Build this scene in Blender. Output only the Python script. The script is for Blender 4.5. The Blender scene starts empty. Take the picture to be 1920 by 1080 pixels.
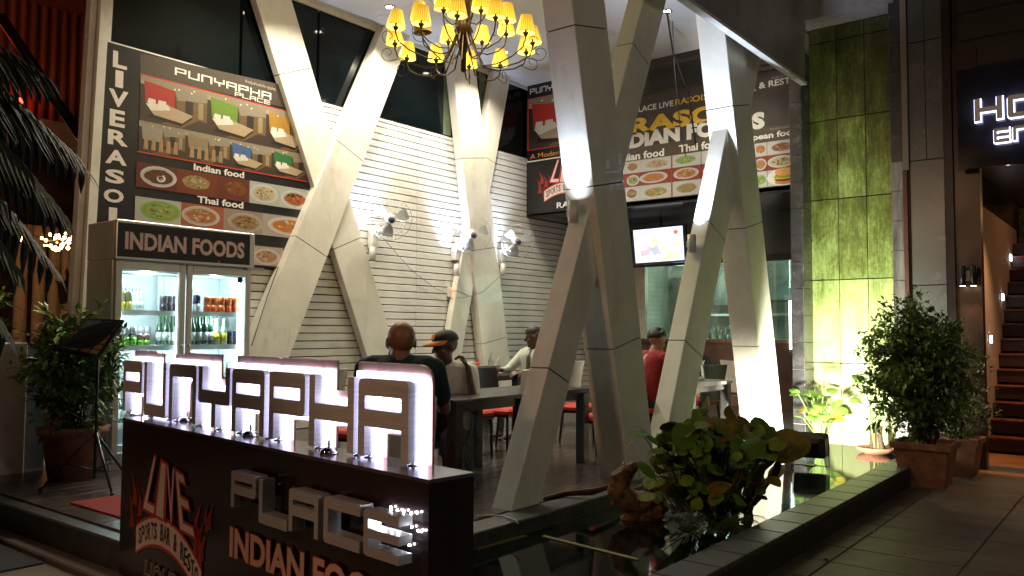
import bpy, math, random
from mathutils import Vector as V, Matrix
random.seed(7)
R = math.radians
C = bpy.context.scene.collection
S = bpy.context.scene
# ---------------------------------------------------------------- camera
FPX, HC = 1538.0, 1.4
YAW, PIT, ROL = R(51.77), R(2.97), R(0.26)
cam = bpy.data.cameras.new('camera'); camo = bpy.data.objects.new('camera', cam); C.objects.link(camo)
S.camera = camo
cam.sensor_width = 36; cam.lens = 36 * FPX / 1920; cam.clip_start = .05; cam.clip_end = 300
F = V((math.sin(YAW) * math.cos(PIT), math.cos(YAW) * math.cos(PIT), math.sin(PIT)))
RT = V((math.cos(YAW), -math.sin(YAW), 0)); UP = RT.cross(F)
RT, UP = math.cos(ROL) * RT + math.sin(ROL) * UP, -math.sin(ROL) * RT + math.cos(ROL) * UP
EYE = V((0, 0, HC))
camo.matrix_world = Matrix(((RT.x, UP.x, -F.x, 0), (RT.y, UP.y, -F.y, 0), (RT.z, UP.z, -F.z, HC), (0, 0, 0, 1)))
# ---------------------------------------------------------------- world: night sky over a lit street
W = bpy.data.worlds.new('World'); S.world = W; W.use_nodes = True
nt = W.node_tree; bg = nt.nodes['Background']
sky = nt.nodes.new('ShaderNodeTexSky'); sky.sky_type = 'NISHITA'; sky.sun_disc = False
sky.sun_elevation = R(3); sky.sun_rotation = R(215)
nt.links.new(sky.outputs[0], bg.inputs[0]); bg.inputs[1].default_value = 0.0012
# one weak, very soft sun standing for the night's general glow
sd = bpy.data.lights.new('sun', 'SUN'); sd.energy = 0.05; sd.angle = R(30); sd.color = (1, .85, .62)
so = bpy.data.objects.new('sun', sd); C.objects.link(so); so.rotation_euler = V((-.5, -.6, .62)).to_track_quat('Z', 'Y').to_euler()
S.view_settings.view_transform = 'Standard'; S.view_settings.look = 'None'; S.view_settings.gamma = 1
S.view_settings.exposure = 0.18; S.view_settings.use_curve_mapping = False
S.cycles.max_bounces = 7; S.cycles.diffuse_bounces = 3; S.cycles.glossy_bounces = 4; S.cycles.transmission_bounces = 6
S.cycles.transparent_max_bounces = 10; S.cycles.sample_clamp_indirect = 4; S.cycles.use_denoising = True
S.cycles.caustics_reflective = False; S.cycles.caustics_refractive = False; S.cycles.blur_glossy = .5

# ---------------------------------------------------------------- helpers
def ray(px, py):
    return (F + RT * ((px - 960) / FPX) - UP * ((py - 540) / FPX))
def onp(px, py, O, N):
    d = ray(px, py); return EYE + d * ((V(O) - EYE).dot(V(N)) / d.dot(V(N)))
def ony(px, py, y): return onp(px, py, (0, y, 0), (0, 1, 0))
def onx(px, py, x): return onp(px, py, (x, 0, 0), (1, 0, 0))
def onz(px, py, z): return onp(px, py, (0, 0, z), (0, 0, 1))
def org(o):
    p = V((0, 0, 0))
    while o is not None: p += o.location; o = o.parent
    return p
class MB:
    def __init__(s): s.v = []; s.f = []; s.c = []; s.col = None; s.sm = []; s.smooth = False
    def add(s, vs, fs):
        b = len(s.v); s.v += [V(q) for q in vs]
        for f in fs: s.f.append([b + i for i in f]); s.c.append(s.col); s.sm.append(s.smooth)
        return s
    def box(s, a, b):
        (x0, y0, z0), (x1, y1, z1) = a, b
        return s.add([(x0, y0, z0), (x1, y0, z0), (x1, y1, z0), (x0, y1, z0), (x0, y0, z1), (x1, y0, z1), (x1, y1, z1), (x0, y1, z1)],
                     [(0, 3, 2, 1), (4, 5, 6, 7), (0, 1, 5, 4), (1, 2, 6, 5), (2, 3, 7, 6), (3, 0, 4, 7)])
    def bbox(s, a, b, e=.006):       # box with chamfered vertical and top edges
        (x0, y0, z0), (x1, y1, z1) = a, b
        p = lambda x0, y0, x1, y1, z, k: [(x0 + k, y0, z), (x1 - k, y0, z), (x1, y0 + k, z), (x1, y1 - k, z), (x1 - k, y1, z), (x0 + k, y1, z), (x0, y1 - k, z), (x0, y0 + k, z)]
        L = [p(x0, y0, x1, y1, z0, e), p(x0, y0, x1, y1, z1 - e, e), p(x0 + e, y0 + e, x1 - e, y1 - e, z1, e)]
        vs = sum(L, []); fs = [list(range(7, -1, -1)), list(range(16, 24))]
        for k in range(2):
            for i in range(8): j = (i + 1) % 8; fs.append((k * 8 + i, k * 8 + j, k * 8 + 8 + j, k * 8 + 8 + i))
        return s.add(vs, fs)
    def hexa(s, bot, top):          # two quads
        return s.add(list(bot) + list(top), [(0, 3, 2, 1), (4, 5, 6, 7), (0, 1, 5, 4), (1, 2, 6, 5), (2, 3, 7, 6), (3, 0, 4, 7)])
    def obox(s, c, ux, uy, uz):     # centre and half axes
        c, ux, uy, uz = V(c), V(ux), V(uy), V(uz)
        q = [c - ux - uy, c + ux - uy, c + ux + uy, c - ux + uy]
        return s.hexa([p - uz for p in q], [p + uz for p in q])
    def tube(s, pts, r, n=8, caps=True):
        pts = [V(p) for p in pts]; m = len(pts); rr = r if hasattr(r, '__len__') else [r] * m
        rings = []; up = None
        for i, p in enumerate(pts):
            t = (pts[min(i + 1, m - 1)] - pts[max(i - 1, 0)])
            t = t.normalized() if t.length > 1e-9 else V((0, 0, 1))
            if up is None: up = V((0, 0, 1)) if abs(t.z) < .9 else V((1, 0, 0))
            a = t.cross(up).normalized(); b = a.cross(t).normalized(); up = b
            rings.append([p + (a * math.cos(2 * math.pi * k / n) + b * math.sin(2 * math.pi * k / n)) * rr[i] for k in range(n)])
        fs = []
        for i in range(m - 1):
            for k in range(n): j = (k + 1) % n; fs.append((i * n + k, i * n + j, (i + 1) * n + j, (i + 1) * n + k))
        if caps: fs += [list(range(n - 1, -1, -1)), list(range((m - 1) * n, m * n))]
        sm = s.smooth; s.smooth = n > 5
        s.add(sum(rings, []), fs); s.smooth = sm; return s
    def lathe(s, c, prof, n=16, ax=(0, 0, 1), rot=0, sq=False):
        c = V(c); z = V(ax).normalized(); x = z.orthogonal().normalized() if abs(z.z) < .99 else V((1, 0, 0)); y = z.cross(x)
        vs = []; fs = []
        for r, h in prof:
            for k in range(n):
                a = 2 * math.pi * k / n + rot; vs.append(c + z * h + (x * math.cos(a) + y * math.sin(a)) * r)
        for i in range(len(prof) - 1):
            for k in range(n): j = (k + 1) % n; fs.append((i * n + k, i * n + j, (i + 1) * n + j, (i + 1) * n + k))
        if prof[0][0] > 1e-5: fs.append(list(range(n - 1, -1, -1)))
        if prof[-1][0] > 1e-5: fs.append([(len(prof) - 1) * n + k for k in range(n)])
        sm = s.smooth; s.smooth = not sq and n > 5
        s.add(vs, fs); s.smooth = sm; return s
    def ell(s, c, rx, ry=None, rz=None, n=12, m=8, ax=None):
        ry = ry or rx; rz = rz or rx
        c = V(c); M = ax or Matrix.Identity(3); vs = []; fs = []
        for i in range(m + 1):
            t = math.pi * i / m
            for k in range(n):
                a = 2 * math.pi * k / n
                vs.append(c + M @ V((rx * math.sin(t) * math.cos(a), ry * math.sin(t) * math.sin(a), rz * math.cos(t))))
        for i in range(m):
            for k in range(n): j = (k + 1) % n; fs.append((i * n + k, (i + 1) * n + k, (i + 1) * n + j, i * n + j))
        sm = s.smooth; s.smooth = True; s.add(vs, fs); s.smooth = sm; return s
    def cap(s, a, b, ra, rb, n=12):  # tapered capsule
        a, b = V(a), V(b); d = (b - a).normalized()
        pts = [a - d * ra * .96, a - d * ra * .7, a - d * ra * .3, a, b, b + d * rb * .3, b + d * rb * .7, b + d * rb * .96]
        rr = [ra * .25, ra * .71, ra * .95, ra, rb, rb * .95, rb * .71, rb * .25]
        return s.tube(pts, rr, n)
    def build(s, name, m=None, parent=None, kind=None, loc=None):
        me = bpy.data.meshes.new(name); o0 = org(parent) + (V(loc) if loc is not None else V((0, 0, 0)))
        me.from_pydata([tuple(p - o0) for p in s.v], [], s.f)
        if any(s.sm): me.polygons.foreach_set('use_smooth', s.sm)
        if any(c is not None for c in s.c):
            at = me.color_attributes.new('Col', 'FLOAT_COLOR', 'CORNER'); d = []
            for p in me.polygons:
                c = s.c[p.index] or (1, 1, 1)
                for _ in p.loop_indices: d += [c[0], c[1], c[2], 1]
            at.data.foreach_set('color', d)
        me.update()
        o = bpy.data.objects.new(name, me); C.objects.link(o)
        if m: me.materials.append(m)
        if loc is not None: o.location = loc
        if parent is not None: o.parent = parent
        if kind: o['kind'] = kind
        return o
def B(name, a, b, m, parent=None, kind=None, e=0):
    mb = MB(); (mb.bbox(a, b, e) if e else mb.box(a, b)); return mb.build(name, m, parent, kind)
def tag(o, label, cat, group=None):
    o['label'] = label; o['category'] = cat
    if group: o['group'] = group
    return o
def thing(name, loc, label, cat, group=None):
    o = bpy.data.objects.new(name, None); o.empty_display_size = .1; C.objects.link(o); o.location = loc
    return tag(o, label, cat, group)
def kids(o): return [c for c in C.objects if c.parent is o]
def copy_tree(o, parent=None, _k=None):
    c = o.copy(); C.objects.link(c); c.parent = parent
    for ch in list(o.children): copy_tree(ch, c)
    return c
def dup(o, loc, rz=None, label=None, scale=None):
    c = copy_tree(o); c.location = loc
    if rz is not None: c.rotation_euler.z = rz
    if label: c['label'] = label
    if scale: c.scale = (scale,) * 3
    return c
# ---------------------------------------------------------------- materials
MATS = {}
def mat(name, col=(.5, .5, .5), rough=.5, metal=0, var=.12, vs=6, bump=0, bs=60, emit=None, es=1, spec=None, coat=0, trans=0, stretch=None, dark=None, dth=.5, alpha=1):
    if name in MATS: return MATS[name]
    m = bpy.data.materials.new(name); m.use_nodes = True; n = m.node_tree.nodes; L = m.node_tree.links
    b = n['Principled BSDF']; MATS[name] = m
    b.inputs['Roughness'].default_value = rough; b.inputs['Metallic'].default_value = metal
    b.inputs['Coat Weight'].default_value = coat; b.inputs['Transmission Weight'].default_value = trans
    if spec is not None: b.inputs['Specular IOR Level'].default_value = spec
    tc = n.new('ShaderNodeTexCoord'); mp = n.new('ShaderNodeMapping'); L.new(tc.outputs['Object'], mp.inputs[0])
    if stretch: mp.inputs['Scale'].default_value = stretch
    nz = n.new('ShaderNodeTexNoise'); nz.inputs['Scale'].default_value = vs; nz.inputs['Detail'].default_value = 6; nz.inputs['Roughness'].default_value = .65
    L.new(mp.outputs[0], nz.inputs[0])
    cr = n.new('ShaderNodeValToRGB'); L.new(nz.outputs[0], cr.inputs[0])
    d = dark or tuple(c * (1 - var * 1.6) for c in col)
    cr.color_ramp.elements[0].position = .32 if not dark else dth - .12; cr.color_ramp.elements[0].color = (*d, 1)
    cr.color_ramp.elements[1].position = .62 if not dark else dth + .12; cr.color_ramp.elements[1].color = (*tuple(min(1, c * (1 + (var * .5 if not dark else 0))) for c in col), 1)
    L.new(cr.outputs[0], b.inputs['Base Color'])
    # roughness variation
    mr = n.new('ShaderNodeMapRange'); L.new(nz.outputs[0], mr.inputs[0]); mr.inputs[3].default_value = max(0, rough - .08); mr.inputs[4].default_value = min(1, rough + .1)
    L.new(mr.outputs[0], b.inputs['Roughness'])
    if bump:
        n2 = n.new('ShaderNodeTexNoise'); n2.inputs['Scale'].default_value = bs; n2.inputs['Detail'].default_value = 4; L.new(mp.outputs[0], n2.inputs[0])
        bp = n.new('ShaderNodeBump'); bp.inputs['Strength'].default_value = bump; bp.inputs['Distance'].default_value = .01
        L.new(n2.outputs[0], bp.inputs['Height']); L.new(bp.outputs[0], b.inputs['Normal'])
    if emit: b.inputs['Emission Color'].default_value = (*emit, 1); b.inputs['Emission Strength'].default_value = es
    if alpha < 1: b.inputs['Alpha'].default_value = alpha
    return m
def emis(name, col, st):
    if name in MATS: return MATS[name]
    m = bpy.data.materials.new(name); m.use_nodes = True; n = m.node_tree.nodes; b = n['Principled BSDF']
    b.inputs['Base Color'].default_value = (*[min(.8, c) for c in col], 1); b.inputs['Emission Color'].default_value = (*col, 1); b.inputs['Emission Strength'].default_value = st
    MATS[name] = m; return m
def attrmat(name, rough=.35, emit=0, coat=0, noise=.15):
    m = bpy.data.materials.new(name); m.use_nodes = True; n = m.node_tree.nodes; L = m.node_tree.links; b = n['Principled BSDF']
    a = n.new('ShaderNodeVertexColor'); a.layer_name = 'Col'
    nz = n.new('ShaderNodeTexNoise'); nz.inputs['Scale'].default_value = 35; nz.inputs['Detail'].default_value = 5
    tc = n.new('ShaderNodeTexCoord'); L.new(tc.outputs['Object'], nz.inputs[0])
    mx = n.new('ShaderNodeMix'); mx.data_type = 'RGBA'; mx.blend_type = 'MULTIPLY'; mx.inputs[0].default_value = noise
    cr = n.new('ShaderNodeValToRGB'); cr.color_ramp.elements[0].position = .35; cr.color_ramp.elements[0].color = (.35, .35, .35, 1); cr.color_ramp.elements[1].position = .6
    L.new(nz.outputs[0], cr.inputs[0]); L.new(a.outputs[0], mx.inputs[6]); L.new(cr.outputs[0], mx.inputs[7])
    L.new(mx.outputs[2], b.inputs['Base Color']); b.inputs['Roughness'].default_value = rough; b.inputs['Coat Weight'].default_value = coat
    if emit: L.new(mx.outputs[2], b.inputs['Emission Color']); b.inputs['Emission Strength'].default_value = emit
    MATS[name] = m; return m
def glassmat(name, tint=(.8, .95, .9), refl=.12, rough=.02):
    m = bpy.data.materials.new(name); m.use_nodes = True; n = m.node_tree.nodes; L = m.node_tree.links; n.remove(n['Principled BSDF'])
    t = n.new('ShaderNodeBsdfTransparent'); t.inputs[0].default_value = (*tint, 1); g = n.new('ShaderNodeBsdfGlossy'); g.inputs['Roughness'].default_value = rough
    lw = n.new('ShaderNodeLayerWeight'); lw.inputs[0].default_value = .25; ma = n.new('ShaderNodeMath'); ma.operation = 'ADD'; ma.inputs[1].default_value = refl; ma.use_clamp = True
    m2 = n.new('ShaderNodeMath'); m2.operation = 'MULTIPLY'; m2.inputs[1].default_value = .6
    L.new(lw.outputs['Fresnel'], m2.inputs[0]); L.new(m2.outputs[0], ma.inputs[0])
    mx = n.new('ShaderNodeMixShader'); L.new(ma.outputs[0], mx.inputs[0]); L.new(t.outputs[0], mx.inputs[1]); L.new(g.outputs[0], mx.inputs[2])
    L.new(mx.outputs[0], n['Material Output'].inputs[0]); MATS[name] = m; return m
def light(kind, loc, energy, col=(1, 1, 1), r=.05, aim=None, spot=60, blend=.5, name='light'):
    d = bpy.data.lights.new(name, kind); d.energy = energy; d.color = col
    if kind != 'AREA': d.shadow_soft_size = r
    else: d.size = r
    if kind == 'SPOT': d.spot_size = R(spot); d.spot_blend = blend
    o = bpy.data.objects.new(name, d); C.objects.link(o); o.location = loc
    if aim is not None: o.rotation_euler = (V(loc) - V(aim)).to_track_quat('Z', 'Y').to_euler()
    return o
M_CLAD = mat('cream_cladding', (.80, .78, .69), .38, var=.07, vs=3, bump=.03, bs=14, coat=.15)
def add_dirt(m, col, sc=(1.2, 1.2, .35), scale=3.2, lo=.55, hi=.74, amt=.5):
    n = m.node_tree.nodes; L = m.node_tree.links; b = n['Principled BSDF']; src = b.inputs['Base Color'].links[0].from_socket
    g = n.new('ShaderNodeNewGeometry'); mp = n.new('ShaderNodeMapping'); mp.inputs['Scale'].default_value = sc; L.new(g.outputs['Position'], mp.inputs[0])
    z = n.new('ShaderNodeTexNoise'); z.inputs['Scale'].default_value = scale; z.inputs['Detail'].default_value = 9; z.inputs['Roughness'].default_value = .7; L.new(mp.outputs[0], z.inputs[0])
    mr = n.new('ShaderNodeMapRange'); mr.inputs[1].default_value = lo; mr.inputs[2].default_value = hi; mr.inputs[4].default_value = amt; L.new(z.outputs[0], mr.inputs[0])
    mx = n.new('ShaderNodeMix'); mx.data_type = 'RGBA'; L.new(mr.outputs[0], mx.inputs[0]); L.new(src, mx.inputs[6]); mx.inputs[7].default_value = (*col, 1); L.new(mx.outputs[2], b.inputs['Base Color'])
add_dirt(M_CLAD, (.36, .31, .22), amt=.45)
M_JOINT = mat('joint_sealant', (.10, .09, .07), .8)
M_SLAT = mat('white_slat', (.80, .79, .75), .5, var=.10, vs=5, stretch=(.6, 1, 8), bump=.08, bs=30)
M_DARK = mat('dark_void', (.02, .016, .014), .7)
M_CEIL = mat('ceiling_white', (.72, .73, .76), .55, var=.05, vs=1.5)
M_DGLASS = mat('dark_window_glass', (.003, .006, .007), .03, var=.3, vs=1, spec=.25)
M_FLOOR = mat('dark_plank', (.075, .058, .052), .22, var=.3, vs=4, stretch=(1, 8, 1), bump=.08, bs=25)
M_BLACK = mat('black_paint', (.012, .011, .012), .35, var=.2)
M_BWOOD = mat('dark_table_wood', (.030, .022, .024), .28, var=.25, vs=5, stretch=(1, 6, 1))
M_BVINYL = mat('black_vinyl', (.018, .02, .024), .45, bump=.2, bs=40)
M_RED = mat('red_cushion', (.62, .035, .02), .6, bump=.1)
M_CWHITE = mat('cream_vinyl', (.68, .62, .52), .5, bump=.1)
M_STEEL = mat('brushed_steel', (.74, .74, .75), .45, metal=.25, var=.12, vs=4, stretch=(1, 1, 30))
M_CHROME = mat('chrome', (.8, .8, .8), .08, metal=1, var=.03)
M_COPPER = mat('copper_rim', (.80, .52, .40), .35, metal=.7, var=.1)
M_LED = emis('letter_led_channel', (.68, .67, 1.0), 4.0)
M_LEDW = emis('white_led_point', (.9, .92, 1), 60)
M_DSTONE = mat('dark_stone_tile', (.060, .062, .060), .42, var=.35, vs=14, bump=.15, bs=90)
M_PAVE = mat('grey_paving_tile', (.115, .095, .072), .5, var=.28, vs=5, bump=.2, bs=120)
M_GROUT = mat('grout', (.075, .062, .048), .9)
M_CONC = mat('street_concrete', (.15, .12, .09), .8, var=.2, vs=2.5, bump=.3, bs=150)
M_TERRA = mat('terracotta', (.34, .15, .085), .75, var=.3, vs=6, bump=.3, bs=60)
M_SOIL = mat('soil', (.03, .022, .015), .95, bump=.8, bs=40)
add_dirt(M_PAVE, (.035, .028, .02), (1, 1, 1), 1.3, .45, .62, .75); add_dirt(M_SLAT, (.42, .37, .28), (.5, 1, 1.4), 2.5, .52, .72, .5); add_dirt(M_DSTONE, (.11, .10, .08), (1, 1, 1), 5, .5, .7, .6)
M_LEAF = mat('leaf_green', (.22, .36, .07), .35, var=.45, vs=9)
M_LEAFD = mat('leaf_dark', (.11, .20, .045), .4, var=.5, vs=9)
M_LEAFB = mat('leaf_bright', (.17, .34, .05), .4, var=.3, vs=7)
M_LEAFO = mat('leaf_olive', (.075, .15, .015), .6, spec=.2, var=.45, vs=14, dark=(.12, .06, .015), dth=.33)
M_LEAFY = mat('leaf_yellowing', (.36, .30, .05), .45, var=.3, vs=8)
M_BARK = mat('bark', (.075, .05, .032), .85, var=.4, vs=20, bump=1, bs=50)
M_WATER = mat('pond_water', (.004, .007, .006), .02, var=.1, spec=.9, bump=.03, bs=7)
M_GREY = mat('grey_panel', (.10, .105, .10), .25, var=.1, vs=2)
M_WHITE = mat('white_paint', (.72, .68, .62), .6, var=.12, vs=3, bump=.05)
M_FRIDGE = mat('fridge_steel', (.76, .76, .75), .34, metal=.45, var=.12, vs=2, stretch=(1, 1, .4))
M_FRAME = mat('door_frame_aluminium', (.70, .68, .64), .35, metal=.6, var=.06, vs=3, stretch=(1, 1, 20))
M_FRIN = mat('fridge_liner', (.78, .86, .88), .5, var=.03)
M_PRINT = attrmat('printed_board', .38)
M_SKIN = mat('brown_skin', (.34, .16, .09), .45, var=.15, vs=12)
M_SKIND = mat('dark_skin', (.10, .052, .032), .45, var=.15, vs=12)
M_HAIR = mat('black_hair', (.012, .010, .009), .5, bump=.5, bs=120)
# ---------------------------------------------------------------- flat prints (posters, lettering)
def text_geo(s, off=0.0):
    c = bpy.data.curves.new('t', 'FONT'); c.body = s; c.offset = off; c.resolution_u = 3
    o = bpy.data.objects.new('t', c); me = bpy.data.meshes.new_from_object(o)
    vs = [(v.co.x, v.co.y) for v in me.vertices]; fs = [list(p.vertices) for p in me.polygons]
    bpy.data.objects.remove(o); bpy.data.curves.remove(c); bpy.data.meshes.remove(me)
    return vs, fs
def round_poly(pts, rad, seg=4):
    out = []; n = len(pts)
    for i in range(n):
        p0, p, p1 = V(pts[i - 1][:2]).to_3d(), V(pts[i][:2]).to_3d(), V(pts[(i + 1) % n][:2]).to_3d()
        r = rad[i] if hasattr(rad, '__len__') else rad
        a = (p0 - p); b = (p1 - p); r = min(r, a.length * .48, b.length * .48)
        if r < 1e-5: out.append((p.x, p.y)); continue
        a = p + a.normalized() * r; b = p + b.normalized() * r
        for k in range(seg + 1):
            t = k / seg; q = a * (1 - t) ** 2 + p * 2 * t * (1 - t) + b * t * t; out.append((q.x, q.y))
    return out
def grow(pts, e, hole=False):       # offset of a rectilinear outline given counter-clockwise (holes too)
    n = len(pts); out = []
    for i in range(n):
        def nr(a, b):
            d = (b[0] - a[0], b[1] - a[1]); l = math.hypot(*d); return (d[1] / l, -d[0] / l)
        n1 = nr(pts[i - 1], pts[i]); n2 = nr(pts[i], pts[(i + 1) % n]); k = -e if hole else e
        out.append((pts[i][0] + k * (n1[0] + n2[0]), pts[i][1] + k * (n1[1] + n2[1])))
    return out
def glyph(ch, w, h, t, th=None):    # block letters as [outer, hole...], counter-clockwise; t stroke x, th stroke y
    th = th or t; m = h * .385
    if ch == 'P': return [[(0, 0), (t, 0), (t, m), (w, m), (w, h), (0, h)], [(t, m + th), (w - t, m + th), (w - t, h - th), (t, h - th)]], [0, 0, 0, 1, 1, .3]
    if ch == 'U': return [[(0, 0), (w, 0), (w, h), (w - t, h), (w - t, th), (t, th), (t, h), (0, h)]], [1, .6, 0, 0, 0, 0, 0, 0]
    if ch == 'N': return [[(0, 0), (t, 0), (t, h - th), (w - t, h - th), (w - t, 0), (w, 0), (w, h), (0, h)]], [0, 0, .5, .5, 0, 0, 1, 1]
    if ch == 'Y':
        c = w * .5; return [[(c - t / 2, 0), (c + t / 2, 0), (c + t / 2, m), (w, m), (w, h), (w - t, h), (w - t, m + th), (t, m + th), (t, h), (0, h), (0, m), (c - t / 2, m)]], [0, 0, 0, .6, 0, 0, .2, .2, 0, 0, .8, 0]
    if ch == 'A': return [[(0, 0), (t, 0), (t, m), (w - t, m), (w - t, 0), (w, 0), (w, h), (0, h)], [(t, m + th), (w - t, m + th), (w - t, h - th), (t, h - th)]], [0, 0, 0, 0, 0, 0, 1, 1]
    if ch == 'H': return [[(0, 0), (t, 0), (t, m), (w - t, m), (w - t, 0), (w, 0), (w, h), (w - t, h), (w - t, m + th), (t, m + th), (t, h), (0, h)]], [0] * 12
    if ch == 'L': return [[(0, 0), (w, 0), (w, th), (t, th), (t, h), (0, h)]], [.8, 0, 0, 0, 0, 0]
    if ch == 'C': return [[(0, 0), (w, 0), (w, th), (t, th), (t, h - th), (w, h - th), (w, h), (0, h)]], [1, 0, 0, .3, .3, 0, 0, 1]
    if ch == 'O': return [[(0, 0), (w, 0), (w, h), (0, h)], [(t, th), (w - t, th), (w - t, h - th), (t, h - th)]], [1, 1, 1, 1]
    if ch == 'E':
        a = (h - th) / 2; return [[(0, 0), (w, 0), (w, th), (t, th), (t, a), (w, a), (w, a + th), (t, a + th), (t, h - th), (w, h - th), (w, h), (0, h)]], [1] + [0] * 10 + [1]
def glyph_geo(ch, w, h, t, th=None, e=0, rad=0, depth=0):
    loops, rr = glyph(ch, w, h, t, th)
    c = bpy.data.curves.new('g', 'CURVE'); c.dimensions = '2D'; c.fill_mode = 'BOTH'; c.extrude = depth / 2
    for i, lp in enumerate(loops):
        q = grow(lp, e, i > 0)
        q = round_poly(q, [x * (rad + e) for x in rr] if i == 0 else rad * .25)
        s = c.splines.new('POLY'); s.points.add(len(q) - 1); s.use_cyclic_u = True
        for p, (x, y) in zip(s.points, q): p.co = (x, y, 0, 1)
    o = bpy.data.objects.new('g', c); me = bpy.data.meshes.new_from_object(o)
    vs = [tuple(v.co) for v in me.vertices]; fs = [list(p.vertices) for p in me.polygons]
    bpy.data.objects.remove(o); bpy.data.curves.remove(c); bpy.data.meshes.remove(me)
    return vs, fs
class Print:
    def __init__(s, O, U, N): s.O = V(O); s.U = V(U).normalized(); s.N = V(N).normalized(); s.mb = MB(); s.k = 0
    def uv(s, p): q = onp(p[0], p[1], s.O, s.N) - s.O; return (q.dot(s.U), q.z)
    def at(s, u, v, k): return s.O + s.U * u + V((0, 0, v)) + s.N * (.00025 * k)
    def polyuv(s, pts, col, k=None):
        if k is None: s.k += 1; k = s.k
        a = sum(pts[i - 1][0] * pts[i][1] - pts[i][0] * pts[i - 1][1] for i in range(len(pts)))
        flip = (s.U.cross(V((0, 0, 1))).dot(s.N) < 0) != (a < 0)
        if flip: pts = pts[::-1]
        s.mb.col = col; s.mb.add([s.at(u, v, k) for u, v in pts], [list(range(len(pts)))])
    def poly(s, pts, col, k=None): s.polyuv([s.uv(p) for p in pts], col, k)
    def rect(s, u0, v0, u1, v1, col, k=None): s.polyuv([(u0, v0), (u1, v0), (u1, v1), (u0, v1)], col, k)
    def disc(s, u, v, ru, rv, col, n=18, k=None, jit=0):
        s.polyuv([(u + ru * math.cos(2 * math.pi * i / n) * (1 + random.uniform(-jit, jit)), v + rv * math.sin(2 * math.pi * i / n) * (1 + random.uniform(-jit, jit))) for i in range(n)], col, k)
    def geo(s, g, u, v, su, sv, col, shear=0):
        s.k += 1; vs, fs = g; s.mb.col = col
        flip = s.U.cross(V((0, 0, 1))).dot(s.N) < 0
        s.mb.add([s.at(u + x * su + y * shear * sv, v + y * sv, s.k) for x, y, *_ in vs], [f[::-1] if flip else f for f in fs])
    def textbox(s, t, u0, v0, u1, v1, col, off=0, shear=0):
        vs, fs = text_geo(t, 0); xs = [p[0] for p in vs]; ys = [p[1] for p in vs]
        x0, x1, y0, y1 = min(xs), max(xs), min(ys), max(ys)
        if off: vs, fs = text_geo(t, off)
        su = (u1 - u0) / (x1 - x0); sv = (v1 - v0) / (y1 - y0)
        s.geo((vs, fs), u0 - x0 * su, v0 - y0 * sv, su, sv, col, shear)
    def text(s, t, bl, br, tl, col, off=.02, edge=None):
        a, b, c = s.uv(bl), s.uv(br), s.uv(tl)
        if edge: s.textbox(t, a[0], a[1], b[0], c[1], edge, off + .02)
        s.textbox(t, a[0], a[1], b[0], c[1], col, off); s.k -= 2 if edge else 1
    def blocktext(s, t, bl, br, tl, col):
        a, b, c = s.uv(bl), s.uv(br), s.uv(tl); H = c[1] - a[1]; n = len(t); W_ = (b[0] - a[0]); w = W_ / (n + (n - 1) * .16); k = 0
        s.k += 1
        for i, ch in enumerate(t):
            g = glyph_geo(ch, abs(w), H, abs(w) * .17, H * .17, rad=0)
            s.geo(g, a[0] + i * w * 1.16, a[1], 1 if w > 0 else -1, 1, col)
    def build(s, name, parent, m=None): return s.mb.build(name, m or M_PRINT, parent)
WHT, BLK = (.78, .76, .72), (.016, .014, .014)
def dish(p, u0, v0, u1, v1, bgc, plate, food, cols, seed=0, clip=True):
    rnd = random.Random(seed); w, h = u1 - u0, v1 - v0; k0 = p.k; D_ = lambda c: tuple(x * .72 for x in c); bgc, food, cols = D_(bgc), D_(food), [D_(c) for c in cols]; plate = D_(plate) if plate else None
    p.rect(u0, v0, u1, v1, bgc)
    cu, cv = u0 + w * rnd.uniform(.44, .56), v0 + h * rnd.uniform(.46, .54)
    if plate: p.disc(cu, cv, w * .45, h * .42, plate, 20); p.disc(cu, cv, w * .40, h * .36, tuple(c * .82 for c in plate), 20)
    p.disc(cu, cv, w * .34, h * .30, food, 16, jit=.08)
    for i in range(46):
        a = rnd.random() * 6.28; r = rnd.random() ** .6
        c = rnd.choice(cols); f = rnd.uniform(.6, 1.2)
        p.disc(cu + math.cos(a) * r * w * .29, cv + math.sin(a) * r * h * .26, abs(w) * rnd.uniform(.015, .06), abs(h) * rnd.uniform(.015, .055), tuple(min(.9, x * f) for x in c), 6, k=p.k + 1 + i * .09, jit=.4)
    p.k = k0
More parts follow.
